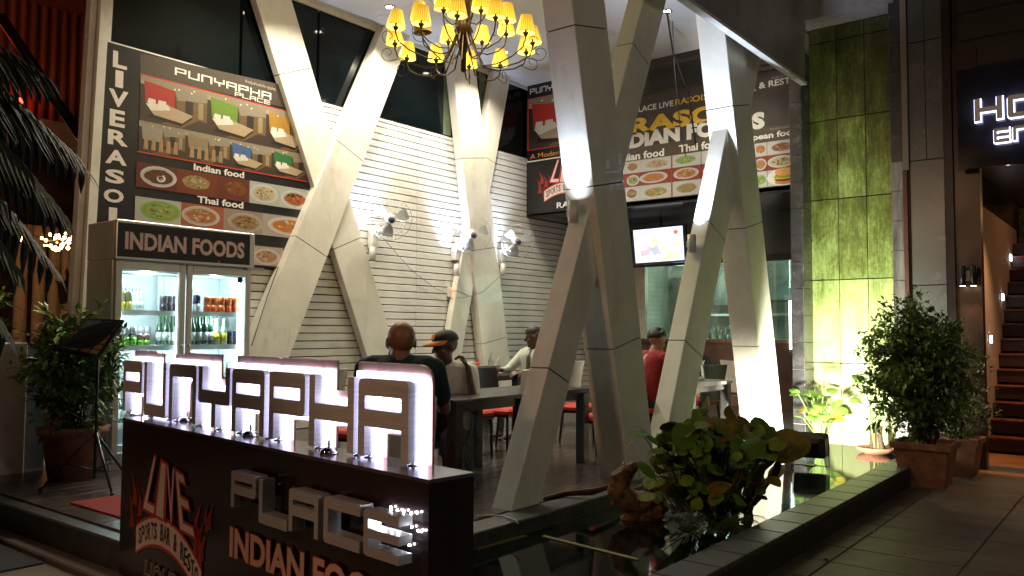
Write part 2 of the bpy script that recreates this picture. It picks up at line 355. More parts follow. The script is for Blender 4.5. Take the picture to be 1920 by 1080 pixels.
def room(p, u0, v0, u1, v1, wall, seed=0, bed=True):
    rnd = random.Random(seed); w, h = u1 - u0, v1 - v0; k0 = p.k
    P = lambda x, y: (u0 + w * x, v0 + h * y)
    p.rect(u0, v0, u1, v1, (.05, .033, .022)); wall = tuple(x * .62 for x in wall)
    p.polyuv([P(0, 1), P(1, 1), P(1, .72), P(.55, .62), P(.5, .82), P(0, .92)], (.26, .22, .16))
    p.polyuv([P(.0, .92), P(.5, .82), P(.5, .74), P(.0, .82)], (.36, .30, .20))
    p.polyuv([P(.5, .82), P(.55, .62), P(1, .72), P(1, .25), P(.55, .3)], (.15, .095, .045))
    p.polyuv([P(.05, .9), P(.5, .82), P(.5, .4), P(.08, .42)], wall)
    p.polyuv([P(.66, .66), P(.78, .67), P(.78, .3), P(.66, .32)], (.03, .022, .018))
    p.polyuv([P(.86, .68), P(.94, .69), P(.94, .3), P(.86, .3)], (.30, .23, .13)); p.polyuv([P(.30, .02), P(.62, .02), P(.9, .30), P(.7, .30)], (.16, .09, .04))
    if bed:
        p.polyuv([P(.1, .12), P(.6, .05), P(.78, .28), P(.25, .3)], (.015, .012, .012))
        p.polyuv([P(.08, .4), P(.2, .18), P(.62, .12), P(.78, .34), P(.4, .46)], (.42, .32, .20))
        p.polyuv([P(.08, .4), P(.16, .26), P(.44, .36), P(.4, .47)], (.72, .66, .56))
        p.polyuv([P(.1, .42), P(.22, .40), P(.22, .52), P(.12, .53)], (.72, .66, .58)); p.polyuv([P(.25, .42), P(.38, .42), P(.37, .53), P(.26, .53)], (.72, .66, .58))
    else:
        for i in range(5): x = .1 + i * .16; p.polyuv([P(x, .1), P(x + .1, .1), P(x + .09, .5), P(x + .02, .5)], (.3 + .1 * rnd.random(), .22, .12))
    for i in range(4): p.disc(*P(rnd.uniform(.2, .9), rnd.uniform(.82, .95)), abs(w) * .015, abs(h) * .02, (.9, .85, .6), 6)
    p.k = k0
# ================================================================ LAMPS (lit lamps of the place, and one added front fill)
YW, XR, XK, ZC, ZF = 8.2, 10.8, 12.7, 5.47, .2      # slat wall, sign bulkhead, kitchen wall, ceiling, terrace floor
for (x, y) in ((5.0, 7.4), (6.0, 7.3), (7.0, 7.5), (8.1, 7.5), (9.2, 7.4), (9.25, 4.8)):
    light('SPOT', (x, y, ZC - .06), 200, (1, .90, .70), .04, (x, y, 0), 130, .8, 'downlight_beam')
light('POINT', (6.1, 5.45, 4.6), 70, (1, .80, .45), .35, name='chandelier_glow')
light('POINT', (-2.4, 3.8, 4.2), 250, (1, .54, .30), .25, name='street_lamp_light')       # sodium lamp over the street, left of the view
light('POINT', (3.6, -3.4, 4.6), 130, (1, .90, .68), .6, name='front_fill_light')         # warm fill added for the column fronts; no lamp stands there
# ================================================================ GROUND, FLOOR, POND
B('street_ground', (-60, -60, -.30), (60, 80, -.012), M_CONC, kind='structure')
# paving tiles on the right
pv = B('pavement', (-3, -8, -.012), (11.2, 1.82, -.006), M_GROUT, kind='structure')
tl = MB().bbox((.004, .004, -.006), (.396, .656, 0), .003)
t0 = None
def share(name, src, loc, parent, rz=0):
    o = bpy.data.objects.new(name, src.data); C.objects.link(o); o.parent = parent; o.location = V(loc); o.rotation_euler.z = rz; return o
for i in range(16):
    for j in range(6):
        x, y = 3.6 + i * .4, 1.62 - .665 * j
        if x > 8.9 and y > .9 and False: continue
        if t0 is None: t0 = tl.build('tile', M_PAVE, pv); t0.location = (x, y - .0, 0)
        else: share('tile', t0, (x, y, random.uniform(-.001, .0012)), pv)
# left street paving with a long joint
B('street_paving', (-4, 2.2, -.010), (2.28, 12, 0), M_CONC, kind='structure')
# pond
B('pond_water', (1.9, 2.04, -.02), (9.9, 3.22, .10), M_WATER, kind='structure')
kr = B('pond_kerb', (1.6, 1.83, 0), (9.62, 2.03, .155), M_DSTONE, kind='structure')
k0 = MB().bbox((.002, 1.815, .155), (.298, 2.045, .178), .004).build('kerb_tile', M_DSTONE, kr); k0.location = (1.6, 0, 0)
for i in range(1, 26): share('kerb_tile', k0, (1.6 + i * .31, 0, random.uniform(-.001, .001)), kr)
k1 = MB().bbox((.002, 1.812, .002), (1.238, 1.829, .152), .002).build('kerb_face_tile', mat('kerb_face_dark', (.03, .026, .022), .5, var=.3, vs=5), kr); k1.location = (1.6, 0, 0)
for i in range(1, 6): share('kerb_face_tile', k1, (1.6 + i * 1.24, 0, 0), kr)
# terrace floor: planks
fl = MB().box((2.42, 3.26, -.01), (14, 8.3, .188)).build('terrace_floor', M_DARK, None, 'structure')
p0 = None
for j in range(33):
    for i in range(4):
        x0, y0 = 2.45 + i * 2.9 + (j % 2) * .0, 3.44 + j * .145
        if p0 is None: p0 = MB().bbox((.002, .002, .188), (2.896, .142, .2), .002).build('plank', M_FLOOR, fl); p0.location = (x0, y0, 0)
        else: share('plank', p0, (x0, y0, random.uniform(-.0012, .001)), fl)
B('terrace_edge_stone', (2.42, 3.22, .0), (9.6, 3.43, .197), M_DSTONE, kind='structure', e=.008)
B('platform_kerb', (2.33, 4.2, 0), (2.43, 6.9, .195), M_DSTONE, kind='structure', e=.01)
B('platform_base_strip', (2.20, 4.2, 0), (2.325, 7.2, .035), M_CONC, kind='structure', e=.01)
# ================================================================ CEILING
cl = B('ceiling', (3.4, 3.2, ZC + .01), (XR + .1, 8.4, ZC + .14), M_DARK, kind='structure')
cp = None
for i in range(6):
    for j in range(4):
        x, y = 3.45 + i * 1.226, 3.25 + j * 1.24
        if cp is None: cp = MB().bbox((.002, .002, ZC - .0), (1.222, 1.236, ZC + .012), .002).build('ceiling_panel', M_CEIL, cl); cp.location = (x, y, 0)
        else: share('ceiling_panel', cp, (x, y, 0), cl)
dls = [(5.0, 7.4), (6.0, 7.3), (7.0, 7.5), (8.1, 7.5), (9.2, 7.4), (9.25, 4.8)]
dlab = ['recessed ceiling downlight nearest the tall left sign', 'recessed ceiling downlight above the left crossed column', 'recessed downlight in the ceiling left of the chandelier', 'recessed downlight behind the chandelier', 'recessed downlight at the far end of the row by the slat wall', 'recessed downlight near the front columns, with a cable hanging by it']
d0 = None
for (x, y), lb in zip(dls, dlab):
    if d0 is None:
        d0 = thing('ceiling_downlight', (x, y, ZC), lb, 'downlight', 'ceiling downlights')
        MB().lathe((x, y, ZC - .012), [(.045, .006), (.05, 0), (.065, 0), (.068, .01)], 20).build('trim_ring', M_CHROME, d0)
        MB().lathe((x, y, ZC - .006), [(.001, .0), (.043, 0), (.043, .002)], 20).build('lamp_lens', emis('downlight_lens', (1, .9, .66), 90), d0)
    else: dup(d0, (x, y, ZC), label=lb)
# front fascia box
fa = thing('entrance_fascia', (7, 3.15, 4.3), 'grey metal fascia beam hanging over the front columns', 'fascia')
B('fascia_panel', (5.2, 3.15, 4.31), (9.5, 3.25, 7.5), mat('fascia_grey', (.34, .31, .27), .35, metal=.1, var=.3, vs=1.2), fa)
B('edge_trim', (5.2, 3.13, 4.27), (9.5, 3.20, 4.308), mat('trim_white', (.6, .58, .54), .4), fa, e=.004)
# ================================================================ SLAT WALL
sw = thing('slat_wall', (7.5, YW, ZF), 'white horizontal slat wall with dark gaps behind the crossed columns', 'wall')
B('backing', (3.8, YW + .10, ZF), (13, YW + .16, 4.25), M_DARK, sw)
proto = {}
def slat(x0, x1, z):
    L = round(x1 - x0, 3)
    if L not in proto:
        o = MB().bbox((0, 0, 0), (L - .004, .03, .0815), .003).build('slat', M_SLAT, sw); proto[L] = o
        o.location = V((x0, YW, z))
    else: share('slat', proto[L], V((x0, YW + random.uniform(-.001, .001), z)), sw)
zs = [.21 + i * .0962 for i in range(42)]
for z in zs:
    segs = [(4.7, 5.83), (5.83, 8.23), (8.23, 10.63), (10.63, 12.7)] if z < 3.2 else ([(5.83, 8.23), (8.23, XR)])
    if z > 2.1: segs = [s_ for s_ in segs if s_[0] > 5]
    if z < 1.99 and z < 3: pass
    for a, b in segs: slat(a, b, z)
MB().box((5.2, YW - .01, 4.225), (XR, YW + .06, 4.262)).build('top_rail', M_SLAT, sw)
# plain panel in the lower crotch of the left crossed column
B('infill_panel', (5.72, YW - .012, 2.1), (6.4, YW - .004, 3.4), mat('brown_infill', (.06, .03, .02), .5), sw)
# upper windows
wn = thing('upper_window_band', (7.3, YW, 4.26), 'dark glass window band above the slat wall, mirroring the downlights', 'window')
xs = [3.62, 5.35, 6.45, 7.35, 8.9, 9.75, XR]
for a, b in zip(xs, xs[1:]):
    B('pane', (a + .02, YW + .0, 4.28), (b - .02, YW + .01, ZC - .01), M_DGLASS, wn)
B('head_trim', (3.62, YW - .03, ZC - .05), (XR, YW + .02, ZC - .002), M_CLAD, wn)
B('sill_trim', (3.62, YW - .012, 4.262), (5.3, YW + .03, 4.285), M_CLAD, wn)
for x in (9.55, 8.75): MB().box((x, YW - .008, 4.285), (x + .16, YW - .003, ZC - .05)).build('mullion', mat('green_mullion', (.10, .13, .07), .5), wn)
# green triangle gable behind the glass is only a reflection of the opposite roof
# leaning end post at the left of the building
ep = thing('end_post', (3.8, YW, ZF), 'slim cream post leaning at the left end of the tall black sign', 'post')
for k, (dx, w, y0, m_) in enumerate(((0, .085, YW - .12, M_CLAD), (.10, .045, YW - .06, M_CLAD), (-.07, .06, YW - .06, M_WHITE))):
    b_ = ony(150, 620, YW - .1); t_ = ony(188, 0, YW - .1); b_.z, zt = ZF, 6.4
    s_ = (t_.x - b_.x) / (t_.z - 1.4); xb = b_.x - 1.2 * s_; xt = xb + (zt - ZF) * s_
    MB().hexa([(xb + dx, y0, ZF), (xb + dx + w, y0, ZF), (xb + dx + w, y0 + .1, ZF), (xb + dx, y0 + .1, ZF)], [(xt + dx, y0, zt), (xt + dx + w, y0, zt), (xt + dx + w, y0 + .1, zt), (xt + dx, y0 + .1, zt)]).build('post_strip', m_, ep)
# ================================================================ CROSSED COLUMNS
def strut(root, nb, nt_, rb, rt, Y, wy, cuts, zb=None, zt=None):
    """nb, nt: near edge foot and top in the photograph, rb, rt: right edge; Y: plane of the front face."""
    A, B_, C_, D_ = ony(*nb, Y), ony(*nt_, Y), ony(*rb, Y), ony(*rt, Y)
    xn = lambda z: A.x + (B_.x - A.x) * (z - A.z) / (B_.z - A.z)
    xr = lambda z: C_.x + (D_.x - C_.x) * (z - C_.z) / (D_.z - C_.z)
    u = (B_ - A).normalized(); z0 = zb if zb is not None else A.z; z1 = zt if zt is not None else B_.z
    zz = [z0] + sorted(ony(c[0], c[1], Y).z for c in cuts) + [z1]
    def sec(z, e, flat, dz=0):
        w = xr(z) - xn(z); s = 0 if flat else -w * u.x * u.z * 1.0
        zr = z + s + dz; z = z + dz
        return [(xn(z) + e, Y + e, z), (xr(zr) - e, Y + e, zr), (xr(zr) - e, Y + wy - e, zr), (xn(z) + e, Y + wy - e, z)]
    g = .005
    for i in range(len(zz) - 1):
        bot = sec(zz[i], 0, i == 0, g if i else 0); top = sec(zz[i + 1], 0, i == len(zz) - 2, -g if i < len(zz) - 2 else 0)
        mb = MB(); e = .005
        # chamfered prism
        def ring(q):
            q = [V(p) for p in q]; out = []
            for k in range(4):
                p, a, b = q[k], q[k - 1], q[(k + 1) % 4]
                out += [p + (a - p).normalized() * e, p + (b - p).normalized() * e]
            return out
        vs = ring(bot) + ring(top); mb.add(vs, [list(range(7, -1, -1)), list(range(8, 16))] + [(k, (k + 1) % 8, 8 + (k + 1) % 8, 8 + k) for k in range(8)])
        mb.build('cladding_panel', M_CLAD, root)
    MB().hexa(sec(z0 + .01, .012, True), sec(z1 - .01, .012, True)).build('inner_frame', M_JOINT, root)
    return xn, xr
x1 = thing('crossed_column', (5, 3.4, ZF), 'near pair of tall cream clad columns crossing, right of the podium, standing at the pond edge', 'column')
a_ = strut(x1, (960, 955), (1207, 0), (1012, 943), (1250, 0), 3.42, .17, [(1030, 690), (1187, 80)], zb=.2, zt=ZC)
b_ = strut(x1, (1178, 896), (1072, 0), (1229, 880), (1134, 0), 3.35, .27, [(1155, 655), (1117, 350), (1077, 46)], zb=.2, zt=6.5)
x2 = thing('crossed_column', (8.6, 3.35, ZF), 'far pair of tall cream clad columns crossing, beside the black tiled pillar', 'column')
c_ = strut(x2, (1250, 810), (1365, 237), (1293, 800), (1403, 230), 3.40, .17, [(1285, 638), (1330, 414)], zb=.2, zt=ZC)
d_ = strut(x2, (1441, 832), (1353, 0), (1471, 820), (1387, 0), 3.32, .29, [(1422, 650), (1400, 428), (1377, 200)], zb=.2, zt=5.4)
x3 = thing('crossed_column', (6, 8.1, ZF), 'cream crossed column on the slat wall nearest the drinks fridge', 'column')
e_ = strut(x3, (692, 680), (480, 0), (748, 680), (547, 0), 8.06, .11, [(525, 140), (622, 467)], zb=.2, zt=ZC - .01)
f_ = strut(x3, (462, 660), (741, 0), (540, 677), (795, 0), 8.02, .15, [(633, 262), (555, 442)], zb=.2, zt=ZC - .01)
x4 = thing('crossed_column', (9, 8.1, ZF), 'cream crossed column on the slat wall between two wall fans', 'column')
g_ = strut(x4, (907, 675), (842, 60), (956, 675), (884, 60), 8.02, .15, [(865, 296), (884, 470), (903, 645)], zb=.2, zt=ZC - .01)
h_ = strut(x4, (834, 675), (938, 60), (864, 675), (972, 60), 8.06, .11, [(908, 290), (850, 545)], zb=.2, zt=ZC - .01)
# foot plate and torn cladding at the near column foot
# ================================================================ SIGN BULKHEAD, SOFFIT, KITCHEN WALL
bh = thing('sign_bulkhead', (XR, 5.7, 3.3), 'dark bulkhead carrying the long food sign boards', 'bulkhead')
B('bulkhead_face', (XR + .02, 3.3, 3.28), (XR + .12, YW, ZC), mat('bulkhead_dark', (.035, .03, .026), .5), bh)
for i in range(6):
    z = 4.87 + i * .09; B('louvre', (XR + .0, 3.4, z), (XR + .02, 7.3, z + .06), mat('louvre_dark', (.05, .04, .03), .5), bh)
B('upper_window_frame', (XR - .02, 4.4, 4.98), (XR + .005, 5.9, 5.28), M_BLACK, bh)
so_ = B('soffit', (XR + .02, 3.3, 3.30), (XK + .1, YW, 3.36), M_DARK, kind='structure')
sp0 = None
M_SOF = mat('glossy_soffit_panel', (.10, .10, .105), .06, var=.05, vs=1, spec=.8)
for i in range(3):
    for j in range(4):
        x, y = XR + .03 + i * .62, 3.32 + j * 1.22
        if sp0 is None: sp0 = MB().bbox((.003, .003, 3.285), (.617, 1.217, 3.299), .001).build('soffit_panel', M_SOF, so_); sp0.location = (x, y, 0)
        else: share('soffit_panel', sp0, (x, y, 0), so_)
kw = thing('kitchen_wall', (XK, 6, ZF), 'dark wall with the long green tinted kitchen window', 'wall')
M_KW = mat('kitchen_wall_dark', (.05, .05, .05), .4, var=.15, vs=2)
B('upper_wall', (XK, 3.3, 2.62), (XK + .1, YW, 3.29), M_KW, kw)
B('window_head', (XK - .04, 3.3, 2.52), (XK + .06, 7.8, 2.62), M_BLACK, kw, e=.004)
B('window_sill', (XK - .05, 3.3, 1.22), (XK + .12, 7.8, 1.27), mat('brown_wood', (.16, .085, .05), .5, var=.3, stretch=(1, 6, 1)), kw, e=.004)
B('lower_wall', (XK, 3.3, ZF), (XK + .1, YW, 1.22), mat('brown_panel', (.11, .055, .035), .45, var=.3, vs=3), kw)
B('end_jamb', (XK - .04, 7.02, 1.27), (XK + .06, 7.10, 2.52), M_CWHITE, kw)
B('side_wall', (XK, 7.1, 1.27), (XK + .1, YW, 2.62), M_CWHITE, kw)
M_TG = glassmat('green_tinted_glass', (.66, .80, .72), .08)
for a, b in ((3.3, 4.5), (4.51, 5.75), (5.76, 7.02)):
    B('window_pane', (XK + .02, a, 1.27), (XK + .03, b, 2.52), M_TG, kw)
# kitchen room
kt = thing('kitchen_room', (14, 5.5, ZF), 'lit kitchen room seen through the green tinted window', 'room')
M_KI = mat('kitchen_interior', (.42, .42, .38), .6, var=.25, vs=1.5)
B('back_wall', (15.4, 3.0, ZF), (15.5, 8.2, 3.3), M_KI, kt); B('left_wall', (XK + .1, 8.0, ZF), (15.4, 8.1, 3.3), M_KI, kt); B('right_wall', (XK + .1, 3.0, ZF), (15.4, 3.1, 3.3), M_KI, kt)
B('kitchen_ceiling', (XK + .1, 3.0, 3.3), (15.5, 8.1, 3.36), M_KI, kt); B('kitchen_floor', (XK + .1, 3.0, ZF), (15.4, 8.1, ZF + .02), M_KI, kt)
hd = thing('cooker_hood', (14.6, 4.9, 2.1), 'grey steel cooker hood with its duct in the kitchen', 'hood')
MB().hexa([(14.0, 3.7, 1.95), (15.1, 3.7, 1.95), (15.1, 5.9, 1.95), (14.0, 5.9, 1.95)], [(14.5, 4.5, 2.3), (15.0, 4.5, 2.3), (15.0, 5.2, 2.3), (14.5, 5.2, 2.3)]).build('canopy', mat('hood_dark_steel', (.06, .07, .07), .35), hd)
B('work_shelf', (14.9, 3.2, 1.7), (15.3, 7.6, 1.74), M_STEEL, kt); B('dark_cabinet', (14.8, 5.9, 1.9), (15.35, 7.0, 2.9), mat('cabinet_dark', (.05, .06, .06), .4), kt); B('door_frame', (15.3, 7.2, ZF), (15.38, 7.9, 2.5), mat('cabinet_dark', (.05, .06, .06), .4), kt)
B('duct', (14.6, 4.7, 2.3), (14.9, 5.0, 3.3), M_STEEL, hd)
ft = thing('fluorescent_tube', (13.6, 3.9, 2.75), 'long lit fluorescent tube under the kitchen ceiling', 'lamp')
MB().tube([(13.5, 3.2, 2.62), (13.5, 5.6, 2.62)], .018, 10).build('tube', emis('tube_white', (.8, 1, .93), 14), ft)
B('fitting', (13.46, 3.2, 2.66), (13.54, 5.6, 2.72), M_WHITE, ft)
light('POINT', (13.9, 4.4, 2.5), 150, (.92, 1, .93), .5, name='kitchen_light'); light('POINT', (14.0, 6.6, 2.4), 95, (.92, 1, .92), .5, name='kitchen_light')
vt = thing('upright_tube_light', (12.62, 4.42, 1.1), 'bright vertical white tube light by the black tiled pillar', 'lamp')
MB().tube([(12.6, 4.46, 1.13), (12.6, 4.46, 1.88)], .016, 8).build('tube', emis('tube_white', (.8, 1, .93), 14), vt)
MB().lathe((12.6, 4.46, 1.09), [(.02, 0), (.02, .045)], 8).build('tube_cap', M_STEEL, vt)
# TV
tv = thing('television', (11.9, 6.2, 2.75), 'lit flat television hung below the food sign board', 'television')
q = [onx(1187, 432, 12.0), onx(1279.5, 423, 12.0), onx(1286, 487.5, 12.0), onx(1195, 494, 12.0)]
for p in q[2:]: p.x -= .05
c_tv = sum(q, V((0, 0, 0))) / 4
mb = MB(); out = [c_tv + (p - c_tv) * 1.11 for p in q]
mb.hexa([p + V((.06, 0, 0)) for p in out], [p + V((.004, 0, 0)) for p in out][:4]).build('casing', M_BLACK, tv)
tp = Print(q[3], q[2] - q[3], (-1, 0, 0))
scr = MB(); scr.col = (.74, .74, .95); scr.add([q[3], q[2], q[1], q[0]], [(0, 1, 2, 3)])
uu, vv = (q[2] - q[3]), (q[0] - q[3])
rnd = random.Random(3)
for n_, (cx, cy, sx, sy, cols) in enumerate(((.30, .55, .12, .18, (.55, .35, .42)), (.45, .55, .10, .25, (.50, .55, .12)), (.42, .34, .10, .10, (.15, .2, .4)), (.22, .3, .1, .07, (.5, .15, .3)), (.75, .35, .2, .27, (.55, .52, .08)), (.72, .12, .24, .12, (.75, .5, .1)), (.78, .42, .07, .08, (.55, .62, .65)), (.3, .75, .14, .07, (.7, .6, .8)))):
    for j in range(14):
        x, y = cx + rnd.gauss(0, sx * .5), cy + rnd.gauss(0, sy * .5); r = rnd.uniform(.02, .06); x = min(.93, max(.06, x)); y = min(.9, max(.09, y))
        scr.col = tuple(min(1, .45 * .75 + .62 * c * rnd.uniform(.8, 1.25)) for c in cols)
        scr.add([q[3] + uu * (x + r * math.cos(a)) + vv * (y + r * 1.3 * math.sin(a)) + V((-.0006 * (1 + n_ + j * .06), 0, 0)) for a in [k * .785 for k in range(8)]], [list(range(8))])
scr.col = (.9, .12, .03)
for (x0, y0, x1_, y1_) in ((.84, .80, .93, .86), (.865, .76, .905, .90)): scr.add([q[3] + uu * x + vv * y + V((-.012, 0, 0)) for x, y in ((x0, y0), (x1_, y0), (x1_, y1_), (x0, y1_))], [(0, 1, 2, 3)])
scr.build('screen', attrmat('tv_screen', .2, 1.3, noise=.02), tv)
MB().tube([(12.05, c_tv.y, 3.28), (12.05, c_tv.y, 2.9)], .025, 8).build('ceiling_bracket', M_BLACK, tv)
# ================================================================ BLACK TILED PILLAR, GREEN WALL, GREY WALL
pl_ = thing('tiled_pillar', (9.75, 3.3, 0), 'black tiled pillar with pale joints left of the green wall', 'pillar')
M_BT = mat('black_wall_tile', (.062, .06, .066), .25, var=.35, vs=7, spec=.7)
B('pillar_core', (9.61, 3.24, .0), (9.92, 3.38, 5.0), mat('pale_joint', (.42, .40, .37), .8), pl_)
for k in range(16):
    z = .02 + k * .315
    if z + .31 > 5.05: break
    MB().bbox((9.60, 3.243, z), (9.609, 3.376, z + .309), .002).build('tile', M_BT, pl_)
    MB().bbox((9.60, 3.232, z), (9.765, 3.239, z + .309), .002).build('tile', M_BT, pl_)
    MB().bbox((9.768, 3.232, z), (9.92, 3.239, z + .309), .002).build('tile', M_BT, pl_)
M_GREEN = bpy.data.materials.new('mossy_green_panel'); M_GREEN.use_nodes = True
n = M_GREEN.node_tree.nodes; L = M_GREEN.node_tree.links; b = n['Principled BSDF']; b.inputs['Roughness'].default_value = .45
tc = n.new('ShaderNodeTexCoord'); oi = n.new('ShaderNodeObjectInfo')
def gnoise(sc, scale, det, ro):
    mp = n.new('ShaderNodeMapping'); mp.inputs['Scale'].default_value = sc; z = n.new('ShaderNodeTexNoise'); z.inputs['Scale'].default_value = scale; z.inputs['Detail'].default_value = det; z.inputs['Roughness'].default_value = ro
    L.new(tc.outputs['Object'], mp.inputs[0]); L.new(mp.outputs[0], z.inputs[0]); return z
def gmath(op, a, b_, c=None):
    m = n.new('ShaderNodeMath'); m.operation = op
    for i, v in enumerate((a, b_, c)):
        if v is None: continue
        if isinstance(v, (int, float)): m.inputs[i].default_value = v
        else: L.new(v, m.inputs[i])
    return m.outputs[0]
g1 = gnoise((1, 2.0, .75), 2.2, 12, .78).outputs[0]; g2 = gnoise((1, 1, .09), 40, 6, .6).outputs[0]; g3 = gnoise((1, 1, 1), 22, 8, .7).outputs[0]
sx = n.new('ShaderNodeSeparateXYZ'); L.new(tc.outputs['Object'], sx.inputs[0])
hz = n.new('ShaderNodeMapRange'); hz.inputs[1].default_value = .6; hz.inputs[2].default_value = 5.0; hz.inputs[3].default_value = -.13; hz.inputs[4].default_value = .27; L.new(sx.outputs[2], hz.inputs[0])  # ramp runs paler low down, darker towards the higher panels
f1_ = gmath('MULTIPLY_ADD', g2, .22, hz.outputs[0]); f2_ = gmath('MULTIPLY_ADD', g3, .22, f1_); f3_ = gmath('MULTIPLY_ADD', oi.outputs['Random'], .10, f2_); f4_ = gmath('MULTIPLY_ADD', g1, .75, f3_)
cr = n.new('ShaderNodeValToRGB'); L.new(f4_, cr.inputs[0]); e = cr.color_ramp.elements
e[0].position = .50; e[0].color = (.56, .62, .30, 1); e[1].position = .95; e[1].color = (.03, .035, .008, 1)
q_ = e.new(.63); q_.color = (.34, .46, .15, 1); q_ = e.new(.73); q_.color = (.17, .23, .05, 1); q_ = e.new(.82); q_.color = (.09, .10, .022, 1)
L.new(cr.outputs[0], b.inputs['Base Color'])
bp = n.new('ShaderNodeBump'); bp.inputs['Strength'].default_value = .25; bp.inputs['Distance'].default_value = .01; L.new(g3, bp.inputs['Height']); L.new(bp.outputs[0], b.inputs['Normal'])
gw = thing('green_panel_wall', (9.95, 2.75, .09), 'tall mossy green panelled wall lit from the pond', 'wall')
B('wall_core', (9.93, 2.27, .0), (10.02, 3.24, 5.05), M_JOINT, gw)
for i in range(3):
    y1_ = 3.235 - i * .318
    for z0, z1 in ((.06, 1.035), (1.045, 2.01), (2.02, 2.965), (2.975, 3.915), (3.925, 4.86), (4.87, 5.04)):
        MB().bbox((9.90, y1_ - .312, z0), (9.925, y1_, z1), .004).build('panel', M_GREEN, gw)
B('lintel', (9.55, 2.2, 5.05), (9.95, 3.3, 5.9), mat('lintel_grey', (.28, .25, .24), .5), gw)
# right stone strip
rs = thing('stone_strip', (9.6, 2.2, 0), 'narrow strip of grey streaked stone tiles right of the green wall', 'pillar')
B('strip_core', (9.61, 2.14, 0), (9.93, 2.265, 6.5), mat('pale_joint', (.42, .40, .37), .8), rs)
M_STS = mat('streaked_stone', (.20, .195, .19), .35, var=.5, vs=9, stretch=(1, 1, .12)); M_STD = mat('dark_slate_tile', (.05, .05, .055), .3, var=.25, vs=6)
for k in range(20):
    z = .02 + k * .325
    MB().bbox((9.598, 2.144, z), (9.609, 2.262, z + .319), .002).build('tile', M_STS if z < 3.2 else M_STD, rs)
B('strip_trim', (9.58, 2.10, 0), (9.62, 2.14, 3.15), mat('brown_trim', (.10, .045, .03), .5), rs)
B('strip_trim', (9.58, 2.08, 3.16), (9.64, 2.14, 6.5), mat('taupe_trim', (.22, .18, .16), .5), rs)
# grey cladding wall
gc = thing('grey_clad_wall', (9.7, 1.9, 0), 'glossy grey clad wall between the green wall and the hotel entrance', 'wall')
B('wall_core', (9.64, 1.72, 0), (9.9, 2.08, 7), M_BLACK, gc)
for z0, z1 in ((.0, 1.9), (1.91, 3.25), (3.26, 4.55), (4.56, 6.9)):
    for y0, y1_ in ((1.74, 1.905), (1.91, 2.07)) if z0 > 3 else ((1.74, 2.07),):
        MB().bbox((9.61, y0, z0), (9.635, y1_, z1), .002).build('panel', M_GREY, gc)
# ================================================================ HOTEL ENTRANCE
he = thing('hotel_entrance', (10, .8, 0), 'dark hotel entrance front right of the grey wall', 'building')
M_DB = mat('dark_brown_panel', (.035, .018, .012), .3, var=.3, vs=2)
B('upper_wall', (9.7, -3, 4.15), (9.9, 1.72, 8), M_BLACK, he); B('lamp_panel', (9.66, 1.42, 0), (9.8, 1.66, 4.4), M_DB, he)
B('side_jamb', (9.62, 1.66, 0), (9.8, 1.74, 7), M_BLACK, he)
for i in range(9): B('cladding_board', (9.68, -3, 4.2 + i * .3), (9.70, 1.60, 4.2 + i * .3 + .27), mat('black_board', (.028, .024, .022), .35), he)
B('entrance_ceiling', (9.8, -3, 3.28), (14.5, 1.6, 3.34), M_DB, he)
B('far_wall', (14.4, -3, 0), (14.5, 3, 6), mat('amber_wall', (.10, .055, .025), .5, var=.4, vs=3), he)
B('bottle_rack', (14.3, .6, 2.7), (14.39, 1.6, 3.25), mat('green_rack', (.10, .12, .03), .5, var=.6, vs=14), he)
ef = B('entrance_floor', (9.4, -3, -.01), (14.4, 1.66, .0), mat('orange_stone', (.42, .17, .05), .45, var=.25, vs=3, bump=.1), kind='structure')
pw = thing('stair_parapet', (12, 1.6, 0), 'plain pale parapet wall rising beside the red stairs', 'wall')
B('parapet', (10.75, 1.60, 0), (14.0, 1.68, 2.90), mat('warm_plaster', (.45, .36, .30), .7, var=.08), pw)
st = thing('staircase', (12, .8, 0), 'dark red tiled stairs climbing behind the hotel entrance', 'stairs')
M_STR = mat('red_stair_tile', (.20, .05, .025), .35, var=.3, vs=6)
for k in range(15):
    x = 10.85 + k * .19; z = k * .19
    if k: B('step', (x, -2, z - .16), (x + .6, 1.595, z - .025), mat('stair_riser', (.05, .016, .012), .5), st)
    if k: MB().bbox((x - .02, -2, z - .022), (x + .21, 1.595, z), .004).build('tread', M_STR, st)
for k, (px, py, lb) in enumerate(((1857, 636, 'lowest'), (1879, 557, 'middle'), (1894, 483, 'topmost'))):
    p = ony(px, py, 1.59); sl = thing('step_light', p, lb + ' small lit step light on the stair parapet', 'light', 'step lights on the parapet')
    MB().bbox((p.x - .05, 1.575, p.z - .045), (p.x + .05, 1.598, p.z + .045), .004).build('lens', emis('step_lens', (.85, .95, 1), 10), sl)
    B('bezel', (p.x - .06, 1.590, p.z - .055), (p.x + .06, 1.599, p.z + .055), M_BLACK, sl)
wl = thing('twin_wall_lamp', (9.58, 1.5, 1.9), 'black twin barrel wall lamp shining down the brown panel', 'lamp')
pL = onx(1815, 520, 9.55)
for dy, nm in ((.05, 'a'), (-.05, 'b')):
    yy = pL.y + dy; B_z = onx(1815, 536, 9.55).z
    MB().lathe((9.55, yy, B_z), [(.028, 0), (.03, 0), (.03, .2), (.02, .21)], 14).build('barrel', M_BLACK, wl)
    MB().lathe((9.55, yy, B_z - .001), [(.001, 0), (.027, 0), (.027, .004)], 14).build('lens', emis('warm_lens', (1, .8, .5), 25), wl)
    light('SPOT', (9.57, yy, B_z - .02), 7, (1, .72, .42), .01, (9.63, yy, 0), 60, .6, 'wall_lamp_beam')
B('wall_plate', (9.58, pL.y - .06, B_z + .06), (9.655, pL.y + .06, B_z + .16), M_STEEL, wl)
